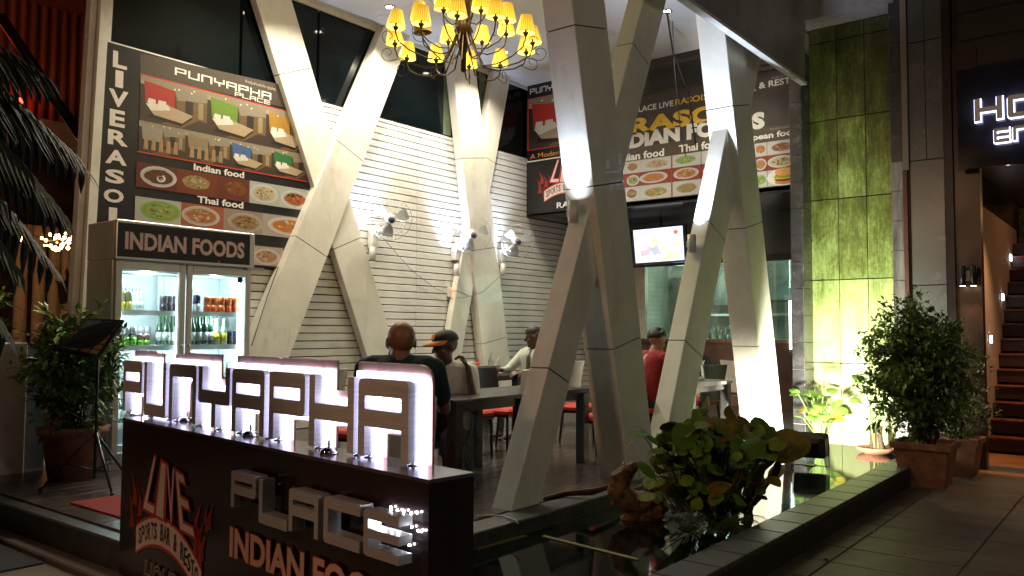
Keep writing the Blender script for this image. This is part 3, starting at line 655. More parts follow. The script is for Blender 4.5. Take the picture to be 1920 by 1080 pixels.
light('SPOT', (11.0, .9, 3.2), 150, (1, .55, .25), .05, (10.6, .9, 0), 95, .7, 'entrance_downlight'); light('POINT', (12.6, 0.2, 3.0), 14, (1, .5, .22), .1, name='stair_light')
# hotel letters
hs = thing('hotel_sign', (9.4, 1.3, 3.6), 'halo lit steel letters H O and E N on a dark glossy panel', 'sign')
B('sign_panel', (9.46, -1.0, 3.08), (9.50, 1.58, 4.12), mat('sign_panel_black', (.02, .02, .026), .1), hs)
def halo(ch, py0, py1, px0, px1, par, X=9.38, t=.2):
    a, b, c2 = onx(px0, py1, X), onx(px1, py1, X), onx(px0, py0, X); w = a.y - b.y; h = c2.z - a.z
    for (e, dp, dx, m_, nm) in ((0, .03, 0, M_STEEL, 'letter'), (.009, .012, .035, M_LED, 'halo')):
        vs, fs = glyph_geo(ch, w, h, w * t, h * t, e=e, rad=w * .12, depth=dp); mb = MB()
        mb.add([(X + dx - v[2], a.y - v[0], a.z + v[1]) for v in vs], fs)
        o = mb.build(nm, m_, par)
halo('H', 187, 228, 1828, 1880, hs); halo('O', 180, 221, 1890, 1944, hs)
halo('E', 242, 268, 1864, 1893, hs); halo('N', 237, 263, 1900, 1930, hs)
# ================================================================ SIGN BOARDS
# left board, plane y = 8.13
YB = 8.13
lb = thing('sign_board', (5, YB, 3.2), 'tall black board reading LIVERASOI with room photos and Indian and Thai food', 'sign')
xl, xr_ = ony(190, 80, YB).x, ony(584, 300, YB).x
B('board', (xl, YB, 2.12), (xr_, YB + .03, 4.25), M_BLACK, lb); B('edge_strip', (xl - .025, YB - .01, 1.6), (xl, YB + .03, 4.25), M_WHITE, lb)
P = Print((0, YB - .001, 0), (1, 0, 0), (0, -1, 0))
cc = lambda x, y: (180 + x / 3, 60 + y / 3)
P.poly([cc(250, 120), cc(1060, 300), cc(1095, 432), cc(250, 238)], (.07, .055, .04))
for ch, x0, x1_, y0, y1_ in (('L', 100, 168, 107, 200), ('I', 117, 143, 218, 308), ('V', 78, 172, 320, 418), ('E', 82, 155, 435, 530), ('R', 72, 168, 548, 636), ('A', 60, 165, 658, 745), ('S', 60, 150, 770, 852), ('O', 47, 150, 880, 962), ('I', 80, 107, 990, 1085)):
    P.text(ch, cc(x0, y1_ - (x1_ - x0) * .12), cc(x1_, y1_), cc(x0, y0), (.80, .72, .64), .035)
P.blocktext('PUNYAPHA', cc(443, 240), cc(985, 368), cc(443, 197), (.82, .76, .68))
P.blocktext('PLACE', cc(780, 360), cc(978, 404), cc(780, 335), (.82, .76, .68))
P.text('ห้างหุ้นส่วนจำกัด ปุญโชย', cc(838, 288), cc(1010, 326), cc(838, 266), (.6, .5, .4), 0)
zt = P.uv(cc(250, 240))[1]; zm = P.uv(cc(242, 495))[1]; zb_ = P.uv(cc(230, 668))[1]
def ux(c, y): return P.uv(cc(c, y))[0]
P.rect(ux(250, 240), zt, xr_, zt + .014, (.5, .05, .03))
cols = [(250, 245), (625, 400), (955, 500), (1130, 560)]
walls = [(.62, .05, .04), (.22, .40, .05), (.60, .33, .05)]
for i in range(3):
    room(P, ux(*cols[i]), zm, (ux(*cols[i + 1]) if i < 2 else xr_), zt, walls[i], i)
c2 = [(240, 560), (500, 620), (750, 660), (985, 720)]; w2 = [(.45, .40, .33), (.40, .30, .18), (.10, .20, .45), (.05, .25, .08)]
for i in range(4):
    room(P, ux(*c2[i]), zb_, (ux(*c2[i + 1]) if i < 3 else xr_), zm, w2[i], i + 5, bed=i > 1)
P.rect(ux(230, 668), zb_ - .014, xr_, zb_, (.5, .05, .03))
P.text('Indian food', cc(550, 775), cc(830, 822), cc(550, 740), (.82, .77, .7), .03)
P.text('Thai food', cc(570, 958), cc(825, 997), cc(570, 922), (.82, .77, .7), .03)
z1, z0 = P.uv(cc(225, 728))[1], P.uv(cc(220, 868))[1]
xs_ = [ux(225, 800), ux(455, 850), ux(682, 880), ux(862, 910), ux(1035, 940), xr_]
fd = [((.16, .03, .02), (.75, .72, .66), (.13, .05, .02), [(.16, .06, .03)]), ((.22, .05, .02), None, (.42, .28, .12), [(.65, .5, .25), (.3, .25, .08), (.6, .45, .3)]),
      ((.18, .04, .02), None, (.24, .08, .02), [(.4, .13, .04), (.2, .05, .01)]), ((.55, .55, .48), (.75, .75, .7), (.66, .55, .33), [(.75, .66, .45), (.55, .42, .22), (.3, .08, .04)]), ((.55, .60, .55), (.72, .75, .7), (.5, .12, .04), [(.6, .1, .03), (.08, .06, .02), (.65, .25, .08)])]
for i in range(5): dish(P, xs_[i], z0, xs_[i + 1], z1, *fd[i], seed=i)
u_, v_ = P.uv(cc(360, 825))
for k in range(14): a = k * .55; P.disc(u_ + math.cos(a) * (.012 + k * .003), v_ + math.sin(a) * (.01 + k * .0022), .014, .011, (.75, .68, .6), 6, k=P.k + 12)
h_ = z1 - z0; z1b = P.uv(cc(218, 922))[1]
fd2 = [((.60, .58, .50), (.35, .55, .12), (.35, .50, .12), [(.55, .65, .2), (.1, .25, .05), (.6, .3, .08), (.15, .35, .06)]), ((.45, .12, .06), (.7, .6, .5), (.55, .18, .05), [(.7, .3, .1), (.75, .6, .4), (.5, .08, .03), (.3, .35, .1)]),
       ((.42, .30, .24), (.55, .45, .35), (.35, .20, .10), [(.4, .5, .1), (.5, .2, .1), (.25, .1, .05)]), ((.50, .42, .38), (.75, .7, .62), (.65, .20, .03), [(.75, .3, .05), (.75, .6, .4), (.5, .1, .02)])]
xs2 = [ux(218, 980), ux(477, 1010), ux(717, 1040), ux(935, 1060), xr_]
for i in range(4): dish(P, xs2[i], z1b - h_, xs2[i + 1], z1b, *fd2[i], seed=20 + i)
zz1 = P.uv((475, 460))[1]
for i, (a, b) in enumerate(((420, 470), (475, 530), (535, 583))): dish(P, P.uv((a, 480))[0], 2.14, P.uv((b, 480))[0], zz1, (.55, .42, .36), (.72, .66, .58), (.5, .28, .14), [(.65, .4, .2), (.45, .12, .06), (.7, .55, .4)], seed=30 + i)
P.build('print', lb)
# right boards, plane x = 10.78
XB = 10.74
rb_ = thing('sign_board', (XB, 7.6, 4.8), 'small board with a red bedroom photo reading PUNYAPHA above the flame logo', 'sign')
Q = Print((XB - .001, 0, 0), (0, -1, 0), (-1, 0, 0))
c3 = lambda x, y: (960 + x / 3.5556, 120 + y / 3.5556)
ya, yb = onx(989, 200, XB).y, onx(1120, 200, XB).y
z_a, z_b = onx(990, 160, XB).z, onx(990, 299, XB).z
B('board', (XB, yb, z_b), (XB + .05, ya, z_a), M_BLACK, rb_)
Q.blocktext('PUNYAPHA', c3(120, 205), c3(430, 150), c3(120, 168), (.80, .80, .80))
ry0, ry1 = Q.uv(c3(108, 580)), Q.uv(c3(108, 236))
Q.rect(Q.uv(c3(104, 300))[0], ry0[1], -yb, ry1[1], (.6, .06, .05)); room(Q, Q.uv(c3(112, 300))[0], ry0[1] + .012, -yb - .01, ry1[1] - .012, (.75, .06, .04), 3)
Q.text('A Modernize', c3(122, 636), c3(400, 590), c3(122, 603), (.70, .30, .06), .0)
Q.build('print', rb_)
rc = thing('sign_board', (XB, 7.6, 3.8), 'black board with the red flame LIVE logo and SPORTS BAR ribbon', 'sign')
z_a, z_b = onx(990, 305, XB).z, onx(990, 402, XB).z
B('board', (XB, yb, z_b), (XB + .05, ya, z_a), M_BLACK, rc); B('edge_strip', (XB - .004, yb, z_a), (XB + .05, ya, z_a + .02), M_WHITE, rc)
Q = Print((XB - .001, 0, 0), (0, -1, 0), (-1, 0, 0))
def logo(Q, u0, v0, w, hours=False, dim=1.0):
    """flame logo: LIVE in leaning letters over a curved ribbon; u0, v0 = lower left of ribbon, w = full width"""
    rnd = random.Random(5); RD = (.50 * dim, .04 * dim, .025 * dim); WH = (.80 * dim, .66 * dim, .60 * dim)
    sg = 1
    for side in (0, 1):
        for i in range(9):
            x = u0 + (rnd.uniform(-.10, .12) if side == 0 else rnd.uniform(.88, 1.1)) * w; y = v0 + rnd.uniform(.1, .42) * w; s = rnd.uniform(.04, .09) * w; ln = 1 if side else -1
            Q.polyuv([(x - s * .5, y - s), (x + s * .5, y - s * .8), (x + s * .3, y + s * .3), (x + ln * s * .9, y + s * 2.0), (x - s * .2, y + s * .6)], tuple(c * rnd.uniform(.35, .8) for c in RD))
    # ribbon: arched band
    n = 14; f = lambda t: (u0 + w * t, v0 + w * (.16 * (1 - (2 * t - 1) ** 2) + .02 - .1 * t))
    for e, col in ((.02, RD), (0, WH)):
        for i in range(n):
            (a, b), (c, d) = f(i / n), f((i + 1) / n)
            Q.polyuv([(a, b - e * w), (c, d - e * w), (c, d + (.17 + e) * w), (a, b + (.17 + e) * w)], col, k=Q.k + (1 if e else 2))
    Q.k += 3
    t = 'SPORTS BAR & RESTO'; m = len(t)
    for i, ch in enumerate(t):
        if ch == ' ': continue
        tt = (i + .5) / m * .92 + .04; a, b = f(tt); bw = w * .92 / m * .8
        Q.textbox(ch, a - bw / 2, b + .035 * w, a + bw / 2, b + .14 * w, (.03, .03, .03), .02)
    # LIVE: widening towards the foot, each letter leaning out
    L_ = ['L', 'I', 'V', 'E']; X = [.06, .30, .46, .72, 1.0]
    for pas, off, col in ((0, .035, RD), (1, .0, WH)):
        for i, ch in enumerate(L_):
            vs, fs = text_geo(ch, off); xs = [p[0] for p in text_geo(ch)[0]]; ys = [p[1] for p in text_geo(ch)[0]]
            x0, x1_, y0, y1_ = min(xs), max(xs), min(ys), max(ys); out = []
            for x, y in vs:
                a = (x - x0) / (x1_ - x0); b = (y - y0) / (y1_ - y0); s = X[i] + (X[i + 1] - X[i]) * (.06 + a * .82)
                px = .5 + (s - .5) * (1.02 - .42 * b); py = .34 - .06 * s + b * (.36 - .02 * s)
                out.append((px * w * .86 + .07 * w, py * w))
            Q.geo((out, fs), u0, v0, 1, 1, col)
    if hours: 
        Q.textbox('HOURS', u0 + .16 * w, v0 - .20 * w, u0 + .75 * w, v0 + .0 * w, (.5, .42, .38), .02, .15)
        Q.textbox('HOURS', u0 + .16 * w, v0 - .20 * w, u0 + .75 * w, v0 + .0 * w, (.02, .015, .015), -.012, .15)
p_ = Q.uv(c3(222, 935)); w_ = .95
logo(Q, p_[0] - .02, p_[1] + .03, w_)
Q.text('RASOI', c3(302, 962), c3(480, 925), c3(302, 925), (.80, .80, .80), .02)
Q.build('print', rc)
rd = thing('sign_board', (XB, 5, 4), 'long board reading RASOI INDIAN FOODS in gold and white over food photos', 'sign')
yc, yd = onx(1160, 300, XB).y, 3.6
tp_, bt_ = onx(1192, 190, XB).z, onx(1182, 378.6, XB).z
B('board', (XB, yd, bt_), (XB + .05, yc, tp_), mat('board_brown_black', (.045, .035, .028), .4), rd)
Q = Print((XB - .001, 0, 0), (0, -1, 0), (-1, 0, 0))
zd = Q.uv(c3(755, 570))[1]
Q.rect(-yc, zd, -yd, zd + .006, (.12, .09, .07)); Q.rect(-yc, zd - .30, -yd, zd, (.075, .055, .04))
WT = (.82, .80, .76); GD = (.80, .50, .05)
Q.text('PLACE LIVE', c3(820, 325), c3(1075, 277), c3(820, 290), WT, .02); Q.text('RASOI', c3(1090, 275), c3(1268, 241), c3(1090, 236), (.75, .42, .04), .02)
Q.text('SPORTS BAR', c3(1280, 240), c3(1625, 172), c3(1280, 200), WT, .02); Q.text('& RESTO', c3(1648, 165), c3(1912, 114), c3(1648, 125), WT, .02)
Q.text('RASOI', c3(797, 468), c3(1440, 355), c3(797, 372), GD, .045)
Q.text('INDIAN FOODS', c3(655, 578), c3(1675, 408), c3(655, 492), WT, .06)
Q.text('Indian food', c3(690, 656), c3(1012, 612), c3(690, 610), WT, .03); Q.text('Thai food', c3(1115, 590), c3(1400, 552), c3(1115, 543), WT, .03)
Q.text('European food', c3(1470, 540), c3(1905, 482), c3(1470, 492), WT, .03)
for a in ((1730, 105, 1880, 72), (1722, 445, 1885, 418)): Q.text('ห้างหุ้นส่วนจำกัด ปุญ', c3(a[0], a[1]), c3(a[2] + 20, a[3] + 6), c3(a[0], a[1] - 17), (.45, .4, .36), 0)
zz = [Q.uv(c3(850, y))[1] for y in (640, 724, 812, 906)]; zz[3] = bt_ + .004
ux3 = lambda c: Q.uv(c3(c, 700))[0]
colx = [(660, 755), (755, 850), (850, 1060), (1070, 1260), (1264, 1450), (1455, 1600), (1612, 1700), (1703, 1912)]
G = [(.55, .30, .12), (.42, .28, .12), (.62, .52, .32), (.5, .14, .05), (.32, .50, .14), (.6, .22, .06), (.65, .2, .04), (.3, .1, .05)]
Cc = [[(.55, .18, .06), (.7, .5, .3)], [(.65, .5, .25), (.35, .3, .1)], [(.7, .62, .42), (.3, .08, .04), (.15, .3, .05)], [(.62, .12, .04), (.1, .08, .03), (.7, .4, .15)], [(.2, .4, .08), (.6, .65, .3)], [(.75, .35, .1), (.65, .2, .06)]]
for ci, (a, b) in enumerate(colx):
    for r in range(3):
        s = ci * 3 + r; bgc = ((.35, .05, .03), (.68, .68, .66), (.66, .67, .66))[(s * 2 + 1) % 3]
        dish(Q, ux3(a), zz[r + 1] + .003, ux3(b), zz[r] - .003, bgc, (.74, .75, .74), G[(s * 3) % 8] if ci != 3 or r else (.32, .50, .14), Cc[(s * 5) % 6] if ci != 3 or r else Cc[4], seed=50 + s)
Q.rect(ux3(1061), bt_ + .01, ux3(1067), zz[0], (.5, .04, .02))
# burger at the lower right
bu, bv = Q.uv(c3(1818, 755)); Q.k += 12; Q.disc(bu, bv + .01, .24, .12, (.70, .70, .68), 20)
for (dy, rx, ry, c) in ((-.055, .135, .035, (.55, .24, .06)), (-.02, .14, .03, (.12, .04, .02)), (0, .15, .022, (.65, .4, .03)), (.018, .15, .022, (.16, .36, .05)), (.035, .13, .02, (.6, .06, .03)), (.075, .135, .055, (.66, .32, .09))): Q.disc(bu, bv + dy, rx, ry, c, 18)
Q.build('print', rd)
# ================================================================ PODIUM SIGN
PZ = .90
PA = onz(804, 900, PZ); PFar = onz(229.4, 783, PZ)
d1 = (PFar - PA).normalized(); PL = (PFar - PA).length; d2 = V((-d1.y, d1.x, 0))
if d2.dot(V((1, 0, 0))) < 0: d2 = -d2
PB = .213
pd = thing('podium_sign', (PA.x, PA.y, 0), 'low dark podium wall with lit steel letters PUNYAPHA PLACE and a flame logo', 'sign')
def pq(s, b, z): return PA + d1 * s + d2 * b + V((0, 0, z - PZ))
M_POD = mat('podium_dark_laminate', (.022, .012, .012), .16, var=.2, vs=3, spec=.6)
mb = MB(); e_ = .004
mb.hexa([pq(e_, e_, 0), pq(e_, PB - e_, 0), pq(PL, PB - e_, 0), pq(PL, e_, 0)][::-1], [pq(e_, e_, PZ - .014), pq(e_, PB - e_, PZ - .014), pq(PL, PB - e_, PZ - .014), pq(PL, e_, PZ - .014)][::-1]); mb.build('podium_body', M_POD, pd)
mb = MB(); mb.hexa([pq(0, 0, PZ - .013), pq(0, PB, PZ - .013), pq(PL, PB, PZ - .013), pq(PL, 0, PZ - .013)][::-1], [pq(.002, .002, PZ), pq(.002, PB - .002, PZ), pq(PL, PB, PZ), pq(PL, .002, PZ)][::-1])
mb.build('podium_top', mat('podium_top_dark', (.10, .085, .085), .18, var=.2, vs=6, spec=.7), pd)
FN = -d2
PR = Print(pq(0, -.0005, 0) - V((0, 0, 0)), -d1, FN); PR.O.z = 0
PR.O = pq(0, e_ - .001, 0)
# big letters on the top: front face, light channel, copper back plate
def slab(ch, x, y0, w, h, t, th, e, rad, b0, b1, m_, name, par, OO=None):
    vs, fs = glyph_geo(ch, w, h, t, th, e=e, rad=rad, depth=b1 - b0); mb = MB(); bm = (b0 + b1) / 2
    mb.add([PA + d1 * (x - v[0]) + d2 * (bm - v[2]) + V((0, 0, y0 + v[1] - PZ)) for v in vs], fs); return mb.build(name, m_, par)
fb = .118
OF = pq(0, fb, 0)
def sxy(px, py): q = onp(px, py, OF, FN) - OF; return -q.dot(-d1), q.z  # distance along podium from near end, height
LT = [('P', 236, 271, 680, 768), ('U', 275, 316, 679, 781), ('N', 322, 373, 687, 790), ('Y', 377, 436, 689, 801), ('A', 440, 501, 701, 815), ('P', 510, 577, 701, 829), ('H', 585, 669, 704, 852), ('A', 677, 771, 724, 873)]
for i, (ch, a, b, t_, bo) in enumerate(LT):
    s0 = (onp(a, t_, OF, FN) - OF).dot(d1); s1 = (onp(b, t_, OF, FN) - OF).dot(d1); w = s0 - s1
    h = .30; z0 = PZ + .012; t = w * .135; th = .066
    par = thing('lit_letter', pq((s0 + s1) / 2, fb + .05, PZ), 'halo lit brushed steel letter %s, %s in the word on the podium top' % (ch, ['first', 'second', 'third', 'fourth', 'fifth', 'sixth', 'seventh', 'last'][i]), 'letter', 'lit letters on the podium')
    slab(ch, s0, z0, w, h, t, th, 0, .03, fb - .012, fb + .018, M_STEEL, 'letter_face', par)
    slab(ch, s0, z0, w, h, t, th, .022, .03, fb + .046, fb + .064, M_LED, 'light_channel', par)
    slab(ch, s0, z0 + .004, w, h + .012, t, th, .042 if ch not in 'U' else .03, .035, fb + .068, fb + .078, M_COPPER, 'back_plate', par)
    slab(ch, s0, z0, w, h, t, th, -.006, .02, fb + .019, fb + .045, M_STEEL, 'letter_return', par)
    for k in (t / 2, w - t / 2) if ch not in 'PY' else (t / 2,) if ch == 'P' else (w / 2,):
        c_ = pq(s0 - k, fb + .03, PZ); MB().lathe(c_, [(.022, 0), (.022, .004), (.008, .006), (.008, .02)], 10).build('foot', M_CHROME, par)
    pp = pq((s0 + s1) / 2, fb + .03, PZ + .17)
# chrome spot lamp domes on the podium top
for px, py, lb_ in ((350, 790, 'small chrome dome lamp on the podium top below the third letter'), (470, 818, 'small chrome dome lamp on the podium top below the fifth letter'), (617, 851, 'small chrome dome lamp on the podium top below the letter H')):
    c_ = onz(px, py, PZ); o = thing('dome_lamp', c_, lb_, 'lamp', 'chrome dome lamps on the podium')
    MB().lathe(c_, [(.036, 0), (.038, .004), (.034, .016), (.02, .026), (.002, .03)], 18).build('dome', M_CHROME, o)
    MB().tube([c_ + V((0, 0, .028)), c_ + V((0, 0, .055))], .006, 8).build('stem', M_CHROME, o)
# PLACE letters proud of the front face
OP = pq(0, -.075, 0)
def bs(px, py): q = onp(px, py, OP, FN) - OP; return q.dot(d1), q.z
for ch, a, b, ta, bo in (('P', 434, 480, 879, 950), ('L', 486, 539, 895, 980), ('A', 542, 597, 912, 995), ('C', 607, 675, 927, 1016), ('E', 682, 748, 950, 1040)):
    s0, zt_ = bs(a, ta + 3); s1, _ = bs(b, ta + 10); w = s0 - s1
    _, zb1 = bs(a, bo); h = zt_ - zb1; h = max(.15, h)
    lo = thing('steel_letter', pq(s0, -.05, zt_ - h), 'brushed steel letter %s standing proud of the podium front in PLACE' % ch, 'letter', 'steel letters of PLACE')
    slab(ch, s0, zt_ - h, w, h, w * .13, h * .24 if ch not in 'E' else h * .2, 0, .018, -.075, -.018, mat('light_steel', (.66, .67, .70), .36, metal=.5, var=.1, vs=4, stretch=(1, 1, 20)), 'letter_face', lo)
    for k in (.25, .75): MB().tube([pq(s0 - w * k, -.02, zt_ - .02), pq(s0 - w * k, .003, zt_ - .02)], .004, 6).build('stand_off', M_CHROME, lo)
lo = thing('led_strip', pq(0, -.01, .6), 'row of bright white led points behind the letter E on the podium', 'lamp')
for px, py in ((733, 951), (745, 957), (757, 958), (771, 962), (782, 961), (735, 978), (748, 985), (772, 988), (784, 995), (790, 996), (768, 1022)):
    p = onp(px, py, pq(0, -.006, 0), FN); MB().ell(p, .0045, n=6, m=4).build('led_point', M_LEDW, lo)
light('POINT', pq(.22, -.03, .72), .35, (.85, .88, 1), .02, name='led_strip_light')
# flat print on the podium front
PR = Print(pq(0, e_ - .001, 0), -d1, FN)
pu0, pv0 = PR.uv((258, 1035))[0], 0
def pz(p): return PR.uv(p)[1]
a, b = PR.uv((255, 1040)), PR.uv((378, 1078))
def tophys(v): return v
# note: Print heights are measured from PR.O.z; shift origin to the ground
wl_ = PR.uv((380, 1000))[0] - PR.uv((256, 1000))[0]
logo(PR, PR.uv((257, 1000))[0], PR.uv((257, 1040))[1], wl_, hours=True, dim=.95)
PR.build('logo_print', pd); PR.mb = MB()
PR.text('INDIAN FOODS', (436, 1040), (770, 1150), (436, 988), (.78, .50, .42), .03, edge=(.45, .03, .02))
PR.build('lettering', pd)
# ================================================================ DRINKS FRIDGE
YF = 6.96
fx0, fx1 = ony(213, 600, YF).x, ony(471, 600, YF).x; fz1 = ony(214, 410, YF).z; fzh = ony(214, 484, YF).z
fr = thing('drinks_fridge', (fx0, YF, ZF), 'tall two door glass drinks fridge with an INDIAN FOODS header, brightly lit inside', 'fridge')
FD = .52
B('side_panel', (fx0, YF + .05, ZF + .02), (fx0 + .05, YF + FD, fzh - .002), M_FRIDGE, fr, e=.008); B('side_panel', (fx1 - .05, YF + .05, ZF + .02), (fx1, YF + FD, fzh - .002), M_FRIDGE, fr, e=.008)
B('back_panel', (fx0 + .05, YF + FD - .04, ZF + .1), (fx1 - .05, YF + FD, fzh), M_FRIN, fr)
B('liner_top', (fx0 + .05, YF + .06, fzh - .10), (fx1 - .05, YF + FD - .04, fzh - .0), M_FRIN, fr); B('liner_base', (fx0 + .05, YF + .06, ZF + .05), (fx1 - .05, YF + FD - .04, ZF + .2), M_FRIN, fr)
for x in (fx0 + .052, fx1 - .058): B('liner_side', (x, YF + .06, ZF + .2), (x + .006, YF + FD - .05, fzh - .1), M_FRIN, fr)
B('base_plinth', (fx0 + .01, YF + .03, ZF), (fx1 - .01, YF + FD, ZF + .05), M_FRAME, fr)
B('header_frame', (fx0 - .004, YF - .02, fzh), (fx1 + .01, YF + .03, fz1), M_FRAME, fr, e=.006)
B('header_box', (fx0, YF + .03, fzh), (fx1, YF + FD, fz1 - .004), M_FRIDGE, fr, e=.006)
PH = Print((0, YF - .0205, 0), (1, 0, 0), (0, -1, 0)); c8 = lambda x, y: (140 + x / 5.333, 390 + y / 5.333)
PH.poly([c8(435, 140), c8(1755, 272), c8(1750, 572), c8(422, 482)], (.012, .009, .012))
PH.text('INDIAN FOODS', c8(510, 402), c8(1690, 500), c8(512, 240), (.70, .60, .58), .035, edge=(.30, .02, .02)); u, v = PH.uv(c8(1440, 537)); PH.disc(u, v, .012, .012, (.9, .02, .05), 8)
PH.build('header_print', fr)
xm = ony(348, 600, YF).x; dz0, dz1 = ZF + .07, fzh - .015
for (a, b) in ((fx0 + .01, xm - .006), (xm + .006, fx1 - .01)):
    dr = MB(); fw = .058
    for q0, q1 in (((a, YF, dz0), (a + fw, YF + .045, dz1)), ((b - fw, YF, dz0), (b, YF + .045, dz1)), ((a + fw, YF, dz1 - .075), (b - fw, YF + .045, dz1)), ((a + fw, YF, dz0), (b - fw, YF + .045, dz0 + .08))): dr.bbox(q0, q1, .005)
    d_o = dr.build('door', M_FRAME, fr)
    B('door_glass', (a + fw, YF + .018, dz0 + .08), (b - fw, YF + .024, dz1 - .075), glassmat('fridge_glass', (.96, 1, 1), .03) if 'fridge_glass' not in MATS else MATS['fridge_glass'], d_o)
    hx = b - .03 if a < xm - .1 else a + .03
    MB().lathe((hx, YF - .012, ony(344, 648, YF).z), [(.014, 0), (.014, .012)], 12, (0, 1, 0)).build('lock', M_CHROME, d_o)
MB().lathe((ony(452, 525, YF).x, YF + .014, ony(452, 525, YF).z), [(.03, 0), (.03, .003)], 16, (0, 1, 0)).build('round_sticker', M_BLACK, fr)
# shelves
YS = YF + .10
zS = [ony(270, 582, YS).z, ony(270, 647.5, YS).z, ony(270, 727, YS).z, ony(270, 790, YS).z]
for z in zS:
    B('shelf', (fx0 + .06, YS, z - .012), (fx1 - .06, YF + FD - .05, z), mat('wire_shelf', (.8, .84, .84), .4, emit=(.6, .85, .9), es=.05), fr)
    B('price_rail', (fx0 + .06, YS - .012, z - .045), (fx1 - .06, YS - .002, z), M_FRIN, fr)
    
B('centre_post', (xm - .03, YF + FD - .075, dz0), (xm + .02, YF + FD - .05, dz1), M_FRIN, fr)
for i in range(6): MB().lathe((ony(262, 530, YF + .3).x, YF + .26, fzh - .108 - .002 * i), [(.15 - .02 * i, 0), (.155 - .02 * i, .002)], 24).build('fan_grille', M_STEEL, fr) if i < 3 else None
for x in (fx0 + .085, xm - .035, fx1 - .085):
    MB().tube([(x, YF + .085, ZF + .25), (x, YF + .085, fzh - .14)], .011, 8).build('light_tube', emis('fridge_tube', (.75, .97, 1), 9), fr)
for k, z in enumerate([(zS[i] + zS[i + 1]) / 2 for i in range(3)] + [zS[0] + .2]):
    for x in ((fx0 + xm) / 2, (xm + fx1) / 2): light('POINT', (x, YF + .11, z + .07), 5.5, (.78, .97, 1), .04, name='fridge_light')
# drinks
def bottle(name, body, label, hgt, r, cap, lab, cat='bottle', grp=None):
    o = thing(name, (0, 0, 0), lab, cat, grp)
    MB().lathe((0, 0, 0), [(r * .9, 0), (r, .005), (r, hgt * .52), (r * .85, hgt * .62), (r * .42, hgt * .76), (r * .38, hgt * .95), (r * .4, hgt)], 14).build('glass_body', body, o)
    MB().lathe((0, 0, hgt * .14), [(r * 1.02, 0), (r * 1.02, hgt * .3)], 14).build('label', label, o)
    MB().lathe((0, 0, hgt * .95), [(r * .46, 0), (r * .46, hgt * .05), (r * .2, hgt * .055)], 10).build('cap', cap, o); return o
def can(name, col, top, hgt, r, lab, grp):
    o = thing(name, (0, 0, 0), lab, 'can', grp)
    MB().lathe((0, 0, 0), [(r * .85, 0), (r, .008), (r, hgt * .45)], 14).build('can_body', col, o)
    MB().lathe((0, 0, hgt * .45), [(r, 0), (r, hgt * .47), (r * .86, hgt * .54)], 14).build('upper_band', top, o)
    MB().lathe((0, 0, hgt * .985), [(r * .84, 0), (r * .84, .003)], 12).build('lid', M_CHROME, o); return o
g_gr = mat('green_bottle_glass', (.01, .07, .03), .08, spec=.8); g_cl = mat('clear_bottle_glass', (.45, .5, .42), .08); lw = mat('white_label', (.6, .62, .6), .5); ly = mat('yellow_label', (.65, .55, .03), .4)
protos = {'yg': can('drink_can', mat('can_yellow', (.45, .40, .03), .3, metal=.3), mat('can_olive', (.30, .26, .12), .3, metal=.3), .165, .033, 'tall yellow green can on the top fridge shelf by the left side', 'yellow green cans on the top shelf'),
 'dk': can('drink_can', mat('can_black', (.02, .02, .03), .3, metal=.3), mat('can_grey', (.10, .10, .12), .3, metal=.3), .14, .036, 'dark grey can on the top fridge shelf left of the door gap', 'dark cans on the top shelf'),
 'or': can('drink_can', mat('can_orange', (.70, .12, .02), .3, metal=.3), mat('can_orange2', (.62, .16, .04), .3, metal=.3), .145, .036, 'orange can in the row on the top shelf of the right fridge door', 'orange cans'),
 'sv': can('drink_can', mat('can_silver', (.5, .5, .55), .3, metal=.6), mat('can_navy', (.03, .03, .08), .3), .16, .033, 'lone silver and navy can at the left of the top shelf in the right door', 'silver can'),
 'gn': can('drink_can', mat('can_green', (.15, .38, .04), .3, metal=.3), mat('can_silver', (.5, .5, .55), .3, metal=.6), .165, .033, 'green and silver can on the middle fridge shelf by the left side', 'green cans'),
 'sm': can('drink_can', mat('can_green', (.15, .38, .04), .3, metal=.3), mat('can_pink', (.4, .18, .14), .3), .10, .028, 'short can beside the green cans on the middle fridge shelf', 'short cans'),
 'gb': bottle('drink_bottle', g_gr, lw, .27, .034, mat('cap_green', (.02, .25, .06), .4), 'green beer bottle on the middle fridge shelf', grp='green beer bottles'),
 'yb': bottle('drink_bottle', g_cl, ly, .25, .032, lw, 'yellow labelled clear bottle on the middle fridge shelf', grp='yellow labelled bottles'),
 'dc': can('drink_can', mat('can_black', (.02, .02, .03), .3, metal=.3), mat('can_navy', (.03, .03, .08), .3), .13, .033, 'dark can at the right end of the middle fridge shelf', 'dark cans on the middle shelf'),
 'cb': bottle('drink_bottle', g_cl, lw, .20, .028, mat('cap_silver', (.5, .5, .5), .3, metal=.8), 'small clear bottle on the third fridge shelf just above the lit letters', grp='small clear bottles')}
used = set(); cnt = {}; ORD = ['first', 'second', 'third', 'fourth', 'fifth', 'sixth', 'seventh', 'eighth', 'ninth', 'tenth', 'eleventh', 'twelfth', 'thirteenth', 'fourteenth', 'fifteenth', 'sixteenth']
SH = ['top', 'middle', 'third', 'bottom']
LB = []
